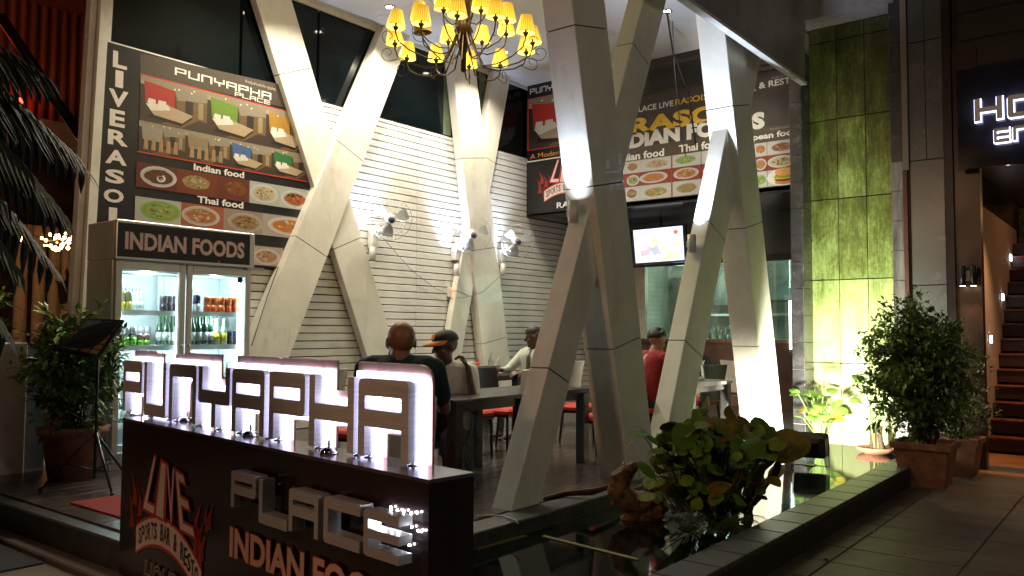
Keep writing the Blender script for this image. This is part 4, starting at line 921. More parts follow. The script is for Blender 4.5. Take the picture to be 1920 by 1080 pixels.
def put(k, px, shelf, dy=0):
    YY = YS + .04 + dy; x = ony(px, 600, YY).x
    n_ = cnt[(k, shelf, dy)] = cnt.get((k, shelf, dy), 0) + 1; base_ = protos[k]['label'].split(' among ')[0].split(' on the ')[0].split(' at the ')[0].split(' in the ')[0].split(' beside ')[0]
    lb_ = '%s, %s from the left%s on the %s fridge shelf' % (base_, ORD[n_ - 1], {0: '', .09: ' in the second row', .16: ' in back', .12: ' in back', .14: ' in back'}[dy], SH[shelf])
    if k not in used: used.add(k); protos[k].location = (x, YY, zS[shelf]); o = protos[k]
    else: o = dup(protos[k], (x, YY, zS[shelf]))
    LB.append((o, lb_))
for z_ in (136, 190): put('yg', 200 + z_ / 4.911, 0)
for z_ in (522, 572, 622): put('dk', 200 + z_ / 4.911, 0)
put('sv', 368, 0)
for z_ in (925, 975, 1050, 1112, 1175): put('or', 200 + z_ / 4.911, 0)
for z_ in (122, 178, 242): put('gn', 200 + z_ / 4.911, 1)
for z_ in (308, 372): put('sm', 200 + z_ / 4.911, 1)
for z_ in (555, 603): put('gb', 200 + z_ / 4.911, 1)
for z_ in (790, 845, 905, 952): put('gb', 200 + z_ / 4.911, 1, .0)
for z_ in (820, 880, 930): put('gb', 200 + z_ / 4.911, 1, .09)
for z_ in (1010, 1080): put('yb', 200 + z_ / 4.911, 1)
for z_ in (1137, 1187): put('dc', 200 + z_ / 4.911, 1)
for i in range(8): put('cb', 200 + (170 + i * 40) / 4.911, 2)
for z_ in (530, 570, 605): put('dc', 200 + z_ / 4.911, 2)
for i in range(7): put('cb', 200 + (790 + i * 52) / 4.911, 2)
for i in range(9): put('cb', 208 + i * 6.8, 0, .16)
for i in range(4): put('or', 395 + i * 14.5, 0, .12)
for i in range(5): put('gn', 224 + i * 13, 1, .14)
for i in range(5): put('gb', 300 + i * 7.5, 1, .14)
for i in range(4): put('yb', 398 + i * 11, 1, .14)
for i in range(7): put('cb', 232 + i * 8.5, 2, .12)
for i in range(8): put('cb', 374 + i * 9.5, 2, .12)
for i in range(10): put('yb' if i % 2 else 'gb', 365 + i * 9, 3)
for i in range(5): put('gb', 226 + i * 9, 3)
for o, l_ in LB: o['label'] = l_
# ================================================================ WALL FANS AND UPLIGHTS
def fan(px, py, label, tilt):
    c_ = ony(px, py, YW - .36); o = thing('wall_fan', (c_.x, YW, c_.z), label, 'fan', 'white wall fans on the slats')
    ax = V((math.sin(tilt) * .8, -.78, -.32)).normalized(); x = V((0, 0, 1)).cross(ax).normalized(); y = ax.cross(x)
    T = lambda a, b, h: c_ + x * a + y * b + ax * h
    Rr = .275
    m_ = mat('fan_white', (.70, .68, .62), .4)
    MB().lathe(c_ - ax * .15, [(.02, 0), (.06, .02), (.07, .08), (.05, .13), (.03, .15)], 16, ax).build('motor_housing', m_, o)
    g = MB()
    for k in range(30):
        a = k * math.tau / 30
        g.tube([T(.05 * math.cos(a), .05 * math.sin(a), .085), T(Rr * .7 * math.cos(a), Rr * .7 * math.sin(a), .075), T(Rr * math.cos(a), Rr * math.sin(a), .03), T(Rr * .7 * math.cos(a), Rr * .7 * math.sin(a), -.04), T(.06 * math.cos(a), .06 * math.sin(a), -.05)], .0014, 4, False)
    for rr, h in ((Rr, .03), (Rr, .022), (Rr * .7, .076), (.05, .086)): g.tube([T(rr * math.cos(k * math.tau / 28), rr * math.sin(k * math.tau / 28), h) for k in range(29)], .003, 5, False)
    g.build('grille', mat('grille_wire', (.6, .6, .6), .3, metal=.4), o)
    MB().lathe(T(0, 0, .03), [(.03, -.03), (.045, 0), (.04, .05), (.02, .06)], 14, ax).build('hub', mat('fan_hub', (.10, .09, .14), .3), o)
    for k in range(3):
        b = MB(); a0 = k * math.tau / 3 + .4
        pr = []
        for t in range(6):
            r = .03 + t / 5 * (Rr * .88 - .03); w = .35 + .45 * math.sin(t / 5 * 2.6)
            pr.append((T(r * math.cos(a0 - w * .5), r * math.sin(a0 - w * .5), .022), T(r * math.cos(a0 + w * .5), r * math.sin(a0 + w * .5), -.012)))
        vs = [p for q in pr for p in q]; fs = [(2 * i, 2 * i + 1, 2 * i + 3, 2 * i + 2) for i in range(5)]
        n0 = len(vs); vs += [p + ax * .003 for p in vs]; fs += [(f[3] + n0, f[2] + n0, f[1] + n0, f[0] + n0) for f in fs]
        b.smooth = True; b.add(vs, fs).build('blade', mat('fan_blade', (.50, .52, .55), .2), o)
    MB().tube([c_ - ax * .10, c_ - ax * .12 + V((0, .03, -.10)), V((c_.x - .02, YW - .06, c_.z - .20))], [.03, .028, .035], 10).build('arm', m_, o)
    MB().bbox((c_.x - .09, YW - .10, c_.z - .36), (c_.x + .03, YW - .003, c_.z - .12), .015).build('wall_bracket', m_, o)
    MB().tube([(c_.x - .03, YW - .05, c_.z - .36), (c_.x - .03, YW - .03, c_.z - .5)], .002, 4).build('pull_cord', m_, o)
fan(733, 411, 'white wall fan left on the slat wall, right of the near crossed column', -.62)
fan(886, 440, 'white wall fan in front of the far crossed column on the slat wall', -.62)
fan(970, 452, 'white wall fan between the far crossed column and the flame logo board', -.62)
def uplight(p, label, aims, en, name='uplight'):
    o = thing('uplight', p, label, 'lamp', 'steel uplights on the columns')
    x, y, z = p
    MB().lathe((x, y, z), [(.035, 0), (.042, .006), (.042, .17), (.036, .172), (.034, .15)], 16).build('barrel', M_STEEL, o)
    MB().lathe((x, y, z + .150), [(.001, 0), (.034, 0), (.034, .003)], 14).build('lens', emis('uplight_lens', (.85, .92, 1), 60), o)
    MB().bbox((x - .02, y, z + .05), (x + .06, y + .05, z + .11), .004).build('mount', M_STEEL, o)
    light('SPOT', (x, y, z + .19), en, (.66, .78, 1), .03, aims, 75, .9, 'uplight_beam')
    return o
p = ony(698, 488, 7.98); uplight(p, 'steel uplight below the fan beside the near crossed column', p + V((0, .10, 1)), 100)
p = ony(856, 517, 7.98); uplight(p, 'steel uplight at the left edge of the far crossed column', p + V((0.02, .08, 1)), 130)
p = ony(943, 515, 7.98); uplight(p, 'steel uplight right of the far crossed column on the slats', p + V((0, .10, 1)), 100)
p = ony(1117, 418, 3.35) + V((-.10, .14, 0)); uplight(p, 'steel uplight on the near front column throwing a white glare upwards', p + V((.16, 0, 1)), 65)
p = ony(1323, 474, 3.40) + V((-.11, .09, 0)); uplight(p, 'steel uplight on the front column before the television', p + V((.30, .02, 1)), 330)
# cables
def cable(pts, r, label, m_=M_BLACK): o = MB().tube(pts, r, 5).build('cable', m_); tag(o, label, 'cable'); return o
cable([ony(720, 448, YW - .03), ony(770, 505, YW - .03), ony(815, 540, YW - .03), ony(843, 553, YW - .03)], .004, 'thin grey cable sagging from the left fan to the socket box', mat('grey_cable', (.22, .2, .17), .6))
cable([ony(840, 560, YW - .05), ony(870, 558, 8.0), ony(905, 548, 8.0), ony(935, 520, 8.0), ony(945, 512, 8.0)], .004, 'thin grey cable from the socket box to the right uplight', MATS['grey_cable'])
cable([ony(522, 500, 8.0), ony(500, 560, 8.0), ony(484, 610, 8.0), ony(472, 648, 8.0)], .005, 'black cable running down the near crossed column beside the fridge')
cable([(9.2, 4.78, ZC), (9.22, 4.7, 4.9), (9.24, 4.5, 4.35), (9.25, 4.42, 3.7)], .012, 'black cable hanging from the ceiling near the gold lettering')
cable([(9.6, 4.9, ZC), (9.55, 4.85, 4.8), (9.4, 4.7, 4.0), (9.35, 4.6, 3.6)], .006, 'thinner black wire hanging behind the thick cable')
sb = thing('socket_box', ony(843, 552, YW), 'small pale socket box with a red light on the slat wall', 'socket')
q = ony(845, 545, YW - .06); B('box', (q.x - .03, YW - .06, q.z - .09), (q.x + .04, YW - .004, q.z + .05), M_WHITE, sb, e=.006); MB().ell(q + V((.01, -.005, .02)), .012, n=8, m=6).build('pilot_light', emis('pilot_red', (1, .1, .03), 5), sb)
# ================================================================ CHANDELIER
CH = V((6.12, 5.46, 0)); ch = thing('chandelier', (CH.x, CH.y, 3.85), 'big bronze chandelier with many small pleated yellow shades, all lit', 'chandelier')
M_BRZ = mat('bronze', (.055, .035, .022), .38, metal=.8)
def shade_mat():
    m = bpy.data.materials.new('yellow_pleated_shade'); m.use_nodes = True; n = m.node_tree.nodes; L = m.node_tree.links; b = n['Principled BSDF']
    tc = n.new('ShaderNodeTexCoord'); sx = n.new('ShaderNodeSeparateXYZ'); L.new(tc.outputs['Object'], sx.inputs[0])
    at = n.new('ShaderNodeMath'); at.operation = 'ARCTAN2'; L.new(sx.outputs[1], at.inputs[0]); L.new(sx.outputs[0], at.inputs[1])
    mu = n.new('ShaderNodeMath'); mu.operation = 'MULTIPLY'; mu.inputs[1].default_value = 24; L.new(at.outputs[0], mu.inputs[0])
    si = n.new('ShaderNodeMath'); si.operation = 'SINE'; L.new(mu.outputs[0], si.inputs[0])
    nz = n.new('ShaderNodeTexNoise'); nz.inputs['Scale'].default_value = 60; L.new(tc.outputs['Object'], nz.inputs[0])
    ad = n.new('ShaderNodeMath'); ad.operation = 'ADD'; L.new(si.outputs[0], ad.inputs[0]); L.new(nz.outputs[0], ad.inputs[1])
    mr = n.new('ShaderNodeMapRange'); mr.inputs[1].default_value = -1; mr.inputs[2].default_value = 2; mr.inputs[3].default_value = .05; mr.inputs[4].default_value = 1.6; L.new(ad.outputs[0], mr.inputs[0])
    b.inputs['Base Color'].default_value = (.6, .42, .06, 1); b.inputs['Emission Color'].default_value = (1, .56, .035, 1); gr = n.new('ShaderNodeMapRange'); gr.inputs[1].default_value = .0; gr.inputs[2].default_value = .17; gr.inputs[3].default_value = 1.5; gr.inputs[4].default_value = .55; L.new(sx.outputs[2], gr.inputs[0]); m3 = n.new('ShaderNodeMath'); m3.operation = 'MULTIPLY'; L.new(mr.outputs[0], m3.inputs[0]); L.new(gr.outputs[0], m3.inputs[1]); L.new(m3.outputs[0], b.inputs['Emission Strength']); b.inputs['Roughness'].default_value = .5
    return m
M_SH = shade_mat(); M_SHI = emis('shade_inside', (1, .80, .18), 1.7)
lampp = None
def chand_lamp(r, a, z, zc0, lit=True):
    """one arm from the hub down and out, curling up to a shaded candle lamp"""
    global lampp
    dx, dy = math.cos(a), math.sin(a); c0 = V((CH.x, CH.y, 0))
    P_ = lambda q, h: c0 + V((dx * q, dy * q, h))
    dip = z - .20
    MB().tube([P_(.035, zc0), P_(.06, zc0 - .12), P_(r * .3, dip - .02 - .02), P_(r * .55, dip - .05), P_(r * .8, dip), P_(r * .96, z - .13), P_(r, z - .05), P_(r, z)], .0075, 6).build('arm', M_BRZ, ch)
    if r > .5:
        sc = []
        for k in range(15):
            t = k / 14; an = -1.9 + t * 6.4; rr = .085 * (1 - t * .78); sc.append(P_(r + .07 + rr * math.cos(an) * 1.0, z - .10 + rr * math.sin(an)))
        MB().tube([P_(r * .9, z - .15)] + sc, .0038, 5).build('scroll', M_BRZ, ch)
    top = P_(r, z)
    if lampp is None:
        sh = MB(); s = 24
        sh.lathe((0, 0, 0), [(.096, .0), (.055, .17)], s); o = MB(); 
        o.lathe((0, 0, 0), [(.096, .0), (.055, .17)], s)
        o.f = o.f[:s]; o.c = o.c[:s]; o.sm = o.sm[:s]
        so2 = o.build('lamp_shade', M_SH, ch)
        i_ = MB(); i_.lathe((0, 0, 0), [(.092, .002), (.053, .168)], s); i_.f = [f[::-1] for f in i_.f[:s]] + [i_.f[-1]]; i_.c = [None] * (s + 1); i_.sm = [True] * (s + 1)
        in_ = i_.build('shade_lining', M_SHI, so2)
        in_.data.transform(Matrix.Translation(V((0, 0, 0))))
        for ob in (so2, in_): ob.data.transform(Matrix.Translation(org(ch)))
        cup = MB().lathe((0, 0, 0), [(.006, -.04), (.022, -.015), (.03, .0), (.026, .008), (.012, .01), (.012, .05)], 12).build('candle_cup', M_BRZ, so2); cup.data.transform(Matrix.Translation(org(ch)))
        rim = MB()
        for rr, h in ((.0965, .0),): rim.tube([V((rr * math.cos(k * math.tau / 20), rr * math.sin(k * math.tau / 20), h)) for k in range(21)], .003, 5, False)
        rim = rim.build('shade_rim', mat('dark_gold', (.25, .15, .03), .4), so2); rim.data.transform(Matrix.Translation(org(ch)))
        lampp = so2; lampp.location = top - org(ch)
    else:
        o = copy_tree(lampp, ch); o.location = top - org(ch); o.rotation_euler = (random.uniform(-.09, .09), random.uniform(-.09, .09), a)
        if not lit:
            o.data = o.data.copy(); o.data.materials[0] = mat('unlit_shade', (.16, .11, .05), .7)
            for c in o.children:
                if c.name.startswith('shade_lining'): c.data = c.data.copy(); c.data.materials[0] = MATS['unlit_shade']
for k in range(12): chand_lamp(.70 + .03 * (k % 2), k * math.tau / 12 + .12, 4.13 + .03 * (k % 3), 4.34)
for k in range(8): chand_lamp(.47, k * math.tau / 8 + .3, 4.33, 4.42, lit=k != 2)
for k in range(5): chand_lamp(.24, k * math.tau / 5 + .6, 4.62, 4.50)
MB().lathe((CH.x, CH.y, 0), [(.012, 3.86), (.028, 3.875), (.028, 4.05), (.04, 4.08), (.045, 4.22), (.10, 4.28), (.06, 4.36), (.07, 4.52), (.11, 4.72), (.03, 4.85), (.02, 5.0), (.015, 5.44), (.06, 5.46)], 16).build('stem', M_BRZ, ch)
for k in range(10):
    a = k * math.tau / 10; P_ = lambda q, h: V((CH.x + math.cos(a) * q, CH.y + math.sin(a) * q, h))
    MB().tube([P_(.04, 4.25), P_(.09, 4.45), P_(.14, 4.75), P_(.05, 4.95)], .005, 5).build('cage_wire', M_BRZ, ch)
ch.location.z += .15
# ================================================================ FURNITURE
def chair(cols, label, grp):
    o = thing('dining_chair', (0, 0, 0), label, 'chair', grp); fm, bm_, sm_ = cols
    MB().bbox((-.19, -.19, .375), (.19, .19, .425), .02).build('seat', sm_, o); MB().bbox((-.185, -.185, .345), (.185, .185, .374), .004).build('seat_frame', fm, o)
    for x in (-.165, .165):
        MB().tube([(x, -.165, 0), (x * .97, -.16, .345)], [.013, .018], 6).build('leg', fm, o)
        MB().tube([(x, .215, 0), (x * .97, .175, .345)], [.013, .018], 6).build('leg', fm, o)
    b = MB(); n = 7
    fr_ = [(-.20 + .4 * i / (n - 1), .185 + .03 * (1 - (2 * i / (n - 1) - 1) ** 2)) for i in range(n)]
    vs = []; 
    for z, s, dy in ((.40, .95, 0), (.60, 1, .02), (.80, 1.04, .06), (.815, 1.0, .065)):
        vs += [(x * s, y + dy, z) for x, y in fr_] + [(x * s, y + dy + .032, z) for x, y in fr_][::-1]
    m_ = 2 * n; fs = [(r * m_ + k, r * m_ + (k + 1) % m_, (r + 1) * m_ + (k + 1) % m_, (r + 1) * m_ + k) for r in range(3) for k in range(m_)] + [list(range(m_ - 1, -1, -1)), list(range(3 * m_, 4 * m_))]
    b.add(vs, fs).build('backrest', bm_, o); return o
cb_ = chair((M_BLACK, M_BVINYL, M_RED), 'black red-seated chair beyond the near dark table, right of the man in the cap', 'black chairs with red seats')
def put_ch(proto_, x, y, rz, label=None, first=False):
    if first: proto_.location = (x, y, ZF); proto_.rotation_euler.z = rz; return proto_
    return dup(proto_, (x, y, ZF), rz, label)
put_ch(cb_, 6.02, 5.28, 0, first=True)
put_ch(cb_, 6.50, 5.22, .05, 'black red-seated chair beyond the near dark table, closest to the near front column')
put_ch(cb_, 6.62, 4.08, math.pi + .2 - math.pi * .0, 'black chair with a red seat standing between the two near front columns')
put_ch(cb_, 7.3, 4.9, .3, 'black chair with a red seat behind the chair between the front columns')
put_ch(cb_, 4.35, 4.95, -1.4, 'black chair with a red seat under the near table end, behind the podium letters')
put_ch(cb_, 9.0, 4.3, 2.9, 'black chair with a red seat at the right hand table before the kitchen window')
cw_ = chair((M_CWHITE, M_CWHITE, M_RED), 'cream backed chair at the condiment table by the slat wall', 'cream backed chairs')
put_ch(cw_, 7.0, 6.12, math.pi + 0, first=True)
put_ch(cw_, 10.6, 4.35, .9, 'cream backed chair with a red seat by the black tiled pillar')
put_ch(cw_, 8.7, 6.1, math.pi, 'cream backed chair behind the black chair between the front columns')
put_ch(cw_, 5.2, 6.6, math.pi, 'cream backed chair behind the bald man, half hidden by the letters')
put_ch(cw_, 10.9, 5.0, .5, 'second cream backed chair deeper in the corner by the kitchen window')
def table(name, x0, y0, x1, y1, z, m_, label, lm=None):
    o = thing(name, ((x0 + x1) / 2, (y0 + y1) / 2, ZF), label, 'table'); lm = lm or m_
    MB().bbox((x0, y0, z - .035), (x1, y1, z), .004).build('table_top', m_, o); MB().bbox((x0 + .05, y0 + .05, z - .10), (x1 - .05, y1 - .05, z - .036), .004).build('apron', lm, o)
    for x in (x0 + .06, x1 - .06):
        for y in (y0 + .06, y1 - .06): MB().bbox((x - .045, y - .045, ZF), (x + .045, y + .045, z - .037), .004).build('leg', lm, o)
    return o
table('dining_table', 4.56, 4.12, 5.48, 4.84, .88, M_BWOOD, 'near dark wooden table where the man in the cap leans')
table('dining_table', 5.50, 4.12, 6.42, 4.84, .875, M_BWOOD, 'dark wooden table joined to the right end of the near one, behind a front column')
table('dining_table', 6.8, 6.35, 8.3, 6.95, .88, mat('grey_table', (.28, .26, .24), .35), 'long pale table by the slat wall carrying red sauce bottles', M_BLACK)
table('dining_table', 7.75, 3.75, 8.75, 4.35, .86, mat('grey_table', (.28, .26, .24), .35), 'grey edged table with a steel kettle between the far front columns', mat('grey_leg', (.08, .08, .08), .35))
nb_ = thing('napkin_holder', onz(985, 728, .88), 'tan wooden napkin holder on the near dark table beside the column', 'holder')
q = ony(985, 728, 4.5); q.z = .88
for k, dx in enumerate((0, .075)):
    mb = MB(); mb.hexa([(q.x + dx, q.y - .05, .88), (q.x + dx + .015, q.y - .05, .88), (q.x + dx + .015, q.y + .06, .88), (q.x + dx, q.y + .06, .88)], [(q.x + dx, q.y - .03, 1.04), (q.x + dx + .015, q.y - .03, 1.04), (q.x + dx + .015, q.y + .04, 1.04), (q.x + dx, q.y + .04, 1.04)]); mb.build('side_board', mat('pale_wood', (.52, .40, .24), .5), nb_)
B('napkins', (q.x + .016, q.y - .035, .885), (q.x + .074, q.y + .045, 1.03), M_WHITE, nb_)
def sauce(px, py, lab, rc_=(.6, .03, .02)):
    p = ony(px, py, 6.5); p.z = .88; o = thing('sauce_bottle', p, lab, 'bottle', 'sauce bottles on the far table')
    MB().lathe(p, [(.028, 0), (.03, .01), (.03, .12), (.012, .14)], 12).build('bottle_body', mat('sauce_red', rc_, .35), o); MB().lathe(p + V((0, 0, .14)), [(.013, 0), (.004, .05)], 8).build('nozzle', M_RED, o)
sauce(870, 690, 'red squeeze bottle on the far table, left of the white tissue box'); sauce(896, 690, 'red squeeze bottle on the far table, right of the white tissue box')
p = ony(883, 690, 6.5); tb = thing('tissue_box', (p.x, 6.5, .88), 'white tissue box with a dark mark between the two red bottles', 'box')
B('box_body', (p.x - .05, 6.46, .88), (p.x + .05, 6.56, 1.02), mat('box_white', (.7, .68, .6), .5), tb, e=.004); MB().ell((p.x + .015, 6.457, .95), .018, .002, .028, 8, 6).build('printed_mark', M_BLACK, tb)
for k, (px, lab) in enumerate(((913, 'water glass'), (920, 'tall glass bottle'), (930, 'straw glass'))):
    p = ony(px, 690, 6.55); h = (.09, .24, .10)[k]; o = thing(('drinking_glass', 'water_bottle', 'drinking_glass')[k], (p.x, 6.55, .88), ['clear drinking glass left of the water bottle on the far table', 'clear plastic water bottle standing on the far table', 'clear drinking glass with a straw on the far table'][k], 'glass' if k != 1 else 'bottle')
    MB().lathe((p.x, 6.55, .88), [(.028, 0), (.033, h * .6), (.012 if k == 1 else .035, h * .8), (.012 if k == 1 else .035, h)], 12).build('vessel', glassmat('clear_glass', (.85, .9, .92), .18) if 'clear_glass' not in MATS else MATS['clear_glass'], o)
    if k == 2: MB().tube([(p.x, 6.55, .9), (p.x + .03, 6.55, 1.03), (p.x + .07, 6.55, 1.06)], .005, 6).build('straw', M_WHITE, o)
for i in range(4):
    p = ony(955 + i * 13, 690, 6.6); o = MB().lathe((p.x, 6.6, .88), [(.05, 0), (.085, .012), (.09, .018)], 16).build('plate', mat('food_plate', ((.2, .3, .08), (.5, .45, .4), (.15, .12, .1), (.55, .5, .42))[i] if 0 else (.5, .48, .42), .4)); tag(o, 'plate of food on the far table, number %s from the left before the blurred diner' % ['one', 'two', 'three', 'four'][i], 'plate', 'plates on the far table')
# small things on near table
for (px, py, lb_, s) in ((884, 727, 'crumpled paper tissue by the elbow of the man in the cap', .022), (832, 737, 'small glass ashtray on the near dark table', .03)):
    p = onz(px, py, .88); mb = MB()
    mb.ell(p + V((0, 0, s * .55)), s, s * .8, s * .6, 9, 6); rnd = random.Random(1)
    mb.v = [v + V((rnd.uniform(-1, 1), rnd.uniform(-1, 1), rnd.uniform(-.5, .6))) * s * .22 for v in mb.v]
    o = mb.build('paper_tissue' if s < .025 else 'ashtray', M_WHITE if s < .025 else MATS['clear_glass']); tag(o, lb_, 'tissue' if s < .025 else 'ashtray')
# kettle and bag on the right hand table
kx, ky = 8.42, 4.02; ke = thing('kettle', (kx, ky, .86), 'tall polished steel water jug on the right hand table', 'jug')
MB().lathe((kx, ky, .86), [(.075, 0), (.085, .02), (.075, .12), (.055, .20), (.05, .24), (.02, .255), (.012, .27)], 20).build('jug_body', M_CHROME, ke)
MB().tube([(kx - .06, ky + .01, .93), (kx - .12, ky + .03, .96), (kx - .115, ky + .03, 1.06), (kx - .045, ky + .01, 1.09)], .01, 8).build('handle', M_BLACK, ke)
MB().tube([(kx + .06, ky - .02, 1.0), (kx + .10, ky - .03, 1.08)], [.02, .01], 8).build('spout', M_CHROME, ke)
mb = MB(); rnd = random.Random(8); mb.lathe((8.14, 4.08, .86), [(.10, 0), (.11, .03), (.07, .10), (.05, .17), (.025, .2)], 14)
mb.v = [v + V((rnd.uniform(-1, 1), rnd.uniform(-1, 1), rnd.uniform(-.5, .5))) * .012 for v in mb.v]; o = mb.build('plastic_bag', mat('bag_white', (.72, .7, .7), .35)); tag(o, 'crumpled white plastic bag beside the steel jug', 'bag')
for i, (x, y) in enumerate(((7.86, 3.95), (7.92, 4.08), (8.0, 3.9))):
    o = MB().lathe((x, y, .86), [(.022, 0), (.028, .09), (.026, .09), (.02, .008)], 12).build('drinking_glass', MATS['clear_glass']); tag(o, 'small clear glass on the right hand table, %s from its left end' % ['first', 'second', 'third'][i], 'glass', 'glasses left of the bag')
for i in range(7):
    y = onx(1330 + i * 7, 630, XK + .15).y; h = .16 + .03 * (i % 3)
    o = MB().lathe((XK + .17, y, 1.28), [(.03, 0), (.034, h * .7), (.02, h * .85), (.02, h)], 10).build('glass_jar', MATS['clear_glass'] if i % 2 else mat('pale_jar', (.5, .6, .62), .2)); tag(o, 'glass jar on the kitchen window sill, %s in the row from the left' % ORD[i], 'jar', 'jars on the kitchen sill')
B('kitchen_counter', (XK + .12, 3.2, ZF), (XK + .5, 7.9, 1.275), mat('counter_steel', (.3, .32, .31), .4), kt)
# ================================================================ PEOPLE
def remesh(o, vox):
    md = o.modifiers.new('remesh', 'REMESH'); md.mode = 'VOXEL'; md.voxel_size = vox; md.use_smooth_shade = True
    sm = o.modifiers.new('smooth', 'SMOOTH'); sm.factor = .5; sm.iterations = 3; return o
def hand(mb, w, d, up, s=1, curl=.6, side=1):
    """palm from the wrist w along d; up = back of the hand; five fingers, thumb leaving the side of the palm"""
    w, d, up = V(w), V(d).normalized(), V(up).normalized(); sd = d.cross(up).normalized() * side
    p1 = w + d * .085 * s
    for k in (-.028, -.010, .010, .028): mb.cap(w + d * .01 * s + sd * k * .7 * s, p1 + sd * k * s, .015 * s, .013 * s, 8)
    for k, l in ((-.030, .058), (-.010, .072), (.010, .078), (.030, .070)):
        a = p1 + sd * k * s; b = a + (d * math.cos(curl) - up * math.sin(curl)) * l * .45 * s; c = b + (d * math.cos(curl * 2.3) - up * math.sin(curl * 2.3)) * l * .55 * s
        mb.cap(a, b, .0095 * s, .0088 * s, 7); mb.cap(b, c, .0088 * s, .0075 * s, 7)
    a = w + d * .03 * s + sd * .030 * s; b = a + (d * .6 + sd * .7 - up * .3).normalized() * .038 * s; c = b + (d * .9 + sd * .1 - up * .35).normalized() * .030 * s
    mb.cap(a, b, .013 * s, .0105 * s, 7); mb.cap(b, c, .0105 * s, .009 * s, 7)
def head(mb, c, f, up=(0, 0, 1), s=1, female=False):
    """c centre of skull, f facing"""
    c, f, u = V(c), V(f).normalized(), V(up).normalized(); r = f.cross(u).normalized(); u = r.cross(f).normalized()
    M = Matrix((r, f, u)).transposed(); T = lambda x, y, z: c + M @ V((x * s, y * s, z * s))
    mb.ell(c + M @ V((0, -.01 * s, .02 * s)), .076 * s, .094 * s, .088 * s, 18, 12, M); mb.ell(T(0, .025, -.045), .058 * s, .062 * s, .068 * s, 16, 10, M)
    mb.cap(T(-.012, .066, -.098), T(.012, .066, -.098), .022 * s, .022 * s, 8)        # chin
    mb.cap(T(0, .086, .008), T(0, .106, -.030), .009 * s, .014 * s, 8)                # nose
    mb.cap(T(-.03, .080, .022), T(.03, .080, .022), .010 * s, .010 * s, 8)            # brow
    mb.cap(T(-.018, .084, -.060), T(.018, .084, -.060), .008 * s, .008 * s, 8)        # lips
    for x in (-1, 1):
        mb.ell(T(x * .030, .078, .004), .012 * s, .010 * s, .008 * s, 8, 6, M); mb.ell(T(x * .080, -.005, -.010), .010 * s, .020 * s, .032 * s, 8, 6, M)
        mb.ell(T(x * .042, .058, -.028), .020 * s, .018 * s, .018 * s, 8, 6, M)
    return T, M
def seated(name, base, f, s, skin, label, shirt, hands, extra=None, headf=None, lean=.0, short=True, trousers=None, hz=.68):
    """base: hip point on the seat; f: facing; hands: (elbowR, wristR, handdirR, elbowL, wristL, handdirL) relative to base in (right, forward, up)"""
    base = V(base); f = V(f).normalized(); r = f.cross(V((0, 0, 1))).normalized(); u = V((0, 0, 1))
    T = lambda a, b, c: base + (r * a + f * b + u * c) * s
    o = thing('person', (base.x, base.y, ZF), label, 'person')
    nk = lean; mb = MB()
    hc = T(0, .03 + nk, hz); hf = V(headf) if headf is not None else f
    mb.cap(T(0, nk * .8, .53), hc - u * .04 * s, .056 * s, .052 * s, 12)
    HT, HM = head(mb, hc, hf, s=s)
    mb.cap(T(-.13, nk * .7, .50), T(.13, nk * .7, .50), .058 * s, .058 * s)
    mb.cap(T(0, nk * .6, .42), T(0, .0, .08), .125 * s, .13 * s, 16); mb.cap(T(-.08, 0, .03), T(.08, 0, .03), .10 * s, .10 * s)
    sh = MB(); 
    sh.cap(T(-.145, nk * .7, .495), T(.145, nk * .7, .495), .068 * s, .068 * s, 14); sh.cap(T(-.07, nk * .65, .44), T(-.06, .0, .08), .125 * s, .125 * s, 16); sh.cap(T(.07, nk * .65, .44), T(.06, .0, .08), .125 * s, .125 * s, 16)
    sh.cap(T(-.06, nk * .78, .525), T(.06, nk * .78, .525), .042 * s, .042 * s, 10)
    for k, sg in ((0, 1), (3, -1)):
        sho = T(sg * .185, nk * .7, .485); el, wr = T(*hands[k]), T(*hands[k + 1]); hd_ = (r * hands[k + 2][0] + f * hands[k + 2][1] + u * hands[k + 2][2])
        mb.cap(sho, el, .047 * s, .037 * s); mb.cap(el, wr, .037 * s, .025 * s); hand(mb, wr, hd_, (r * sg * .4 - f * .2 + u * .6), s, .55, sg)
        q = sho + (el - sho) * (.68 if short else .98); sh.cap(sho, q, .064 * s, .056 * s)
        if not short: sh.cap(el, el + (wr - el) * .9, .046 * s, .034 * s)
    kn = [T(sg * .11, .43, .05) for sg in (1, -1)]; tr = MB()
    for k_, sg in zip(kn, (1, -1)):
        hp = T(sg * .09, .02, .03); ft_ = V((k_.x, k_.y, ZF + .06)) + f * .03 * s
        tr.cap(hp, k_, .088 * s, .062 * s); mb.cap(hp, k_, .075 * s, .05 * s); mb.cap(k_, ft_, .052 * s, .034 * s); mb.cap(ft_ - u * .02, ft_ + f * .15 * s - u * .03, .036 * s, .026 * s)
        tr.cap(k_, k_ + (ft_ - k_) * .35, .062 * s, .058 * s)
    remesh(mb.build('body', skin, o), .0065 * s)
    remesh(sh.build('shirt', shirt, o), .009 * s); tr.cap(T(-.07, 0, .03), T(.07, 0, .03), .118 * s, .118 * s); remesh(tr.build('trousers', trousers or mat('dark_trousers', (.03, .032, .045), .8), o), .01 * s)
    for sg in (1, -1):
        MB().ell(HT(sg * .030, .0875, .005), .0062 * s, n=8, m=6).build('eye', mat('eye_dark', (.05, .04, .04), .2), o)
    return o, HT, HM, T
M_SHBALD = mat('teal_shirt', (.012, .045, .058), .85, bump=1.5, bs=9); M_SHW = mat('white_polo', (.76, .73, .70), .8, bump=1.5, bs=9); M_SHR = mat('red_shirt', (.26, .012, .018), .8, bump=1.5, bs=9)
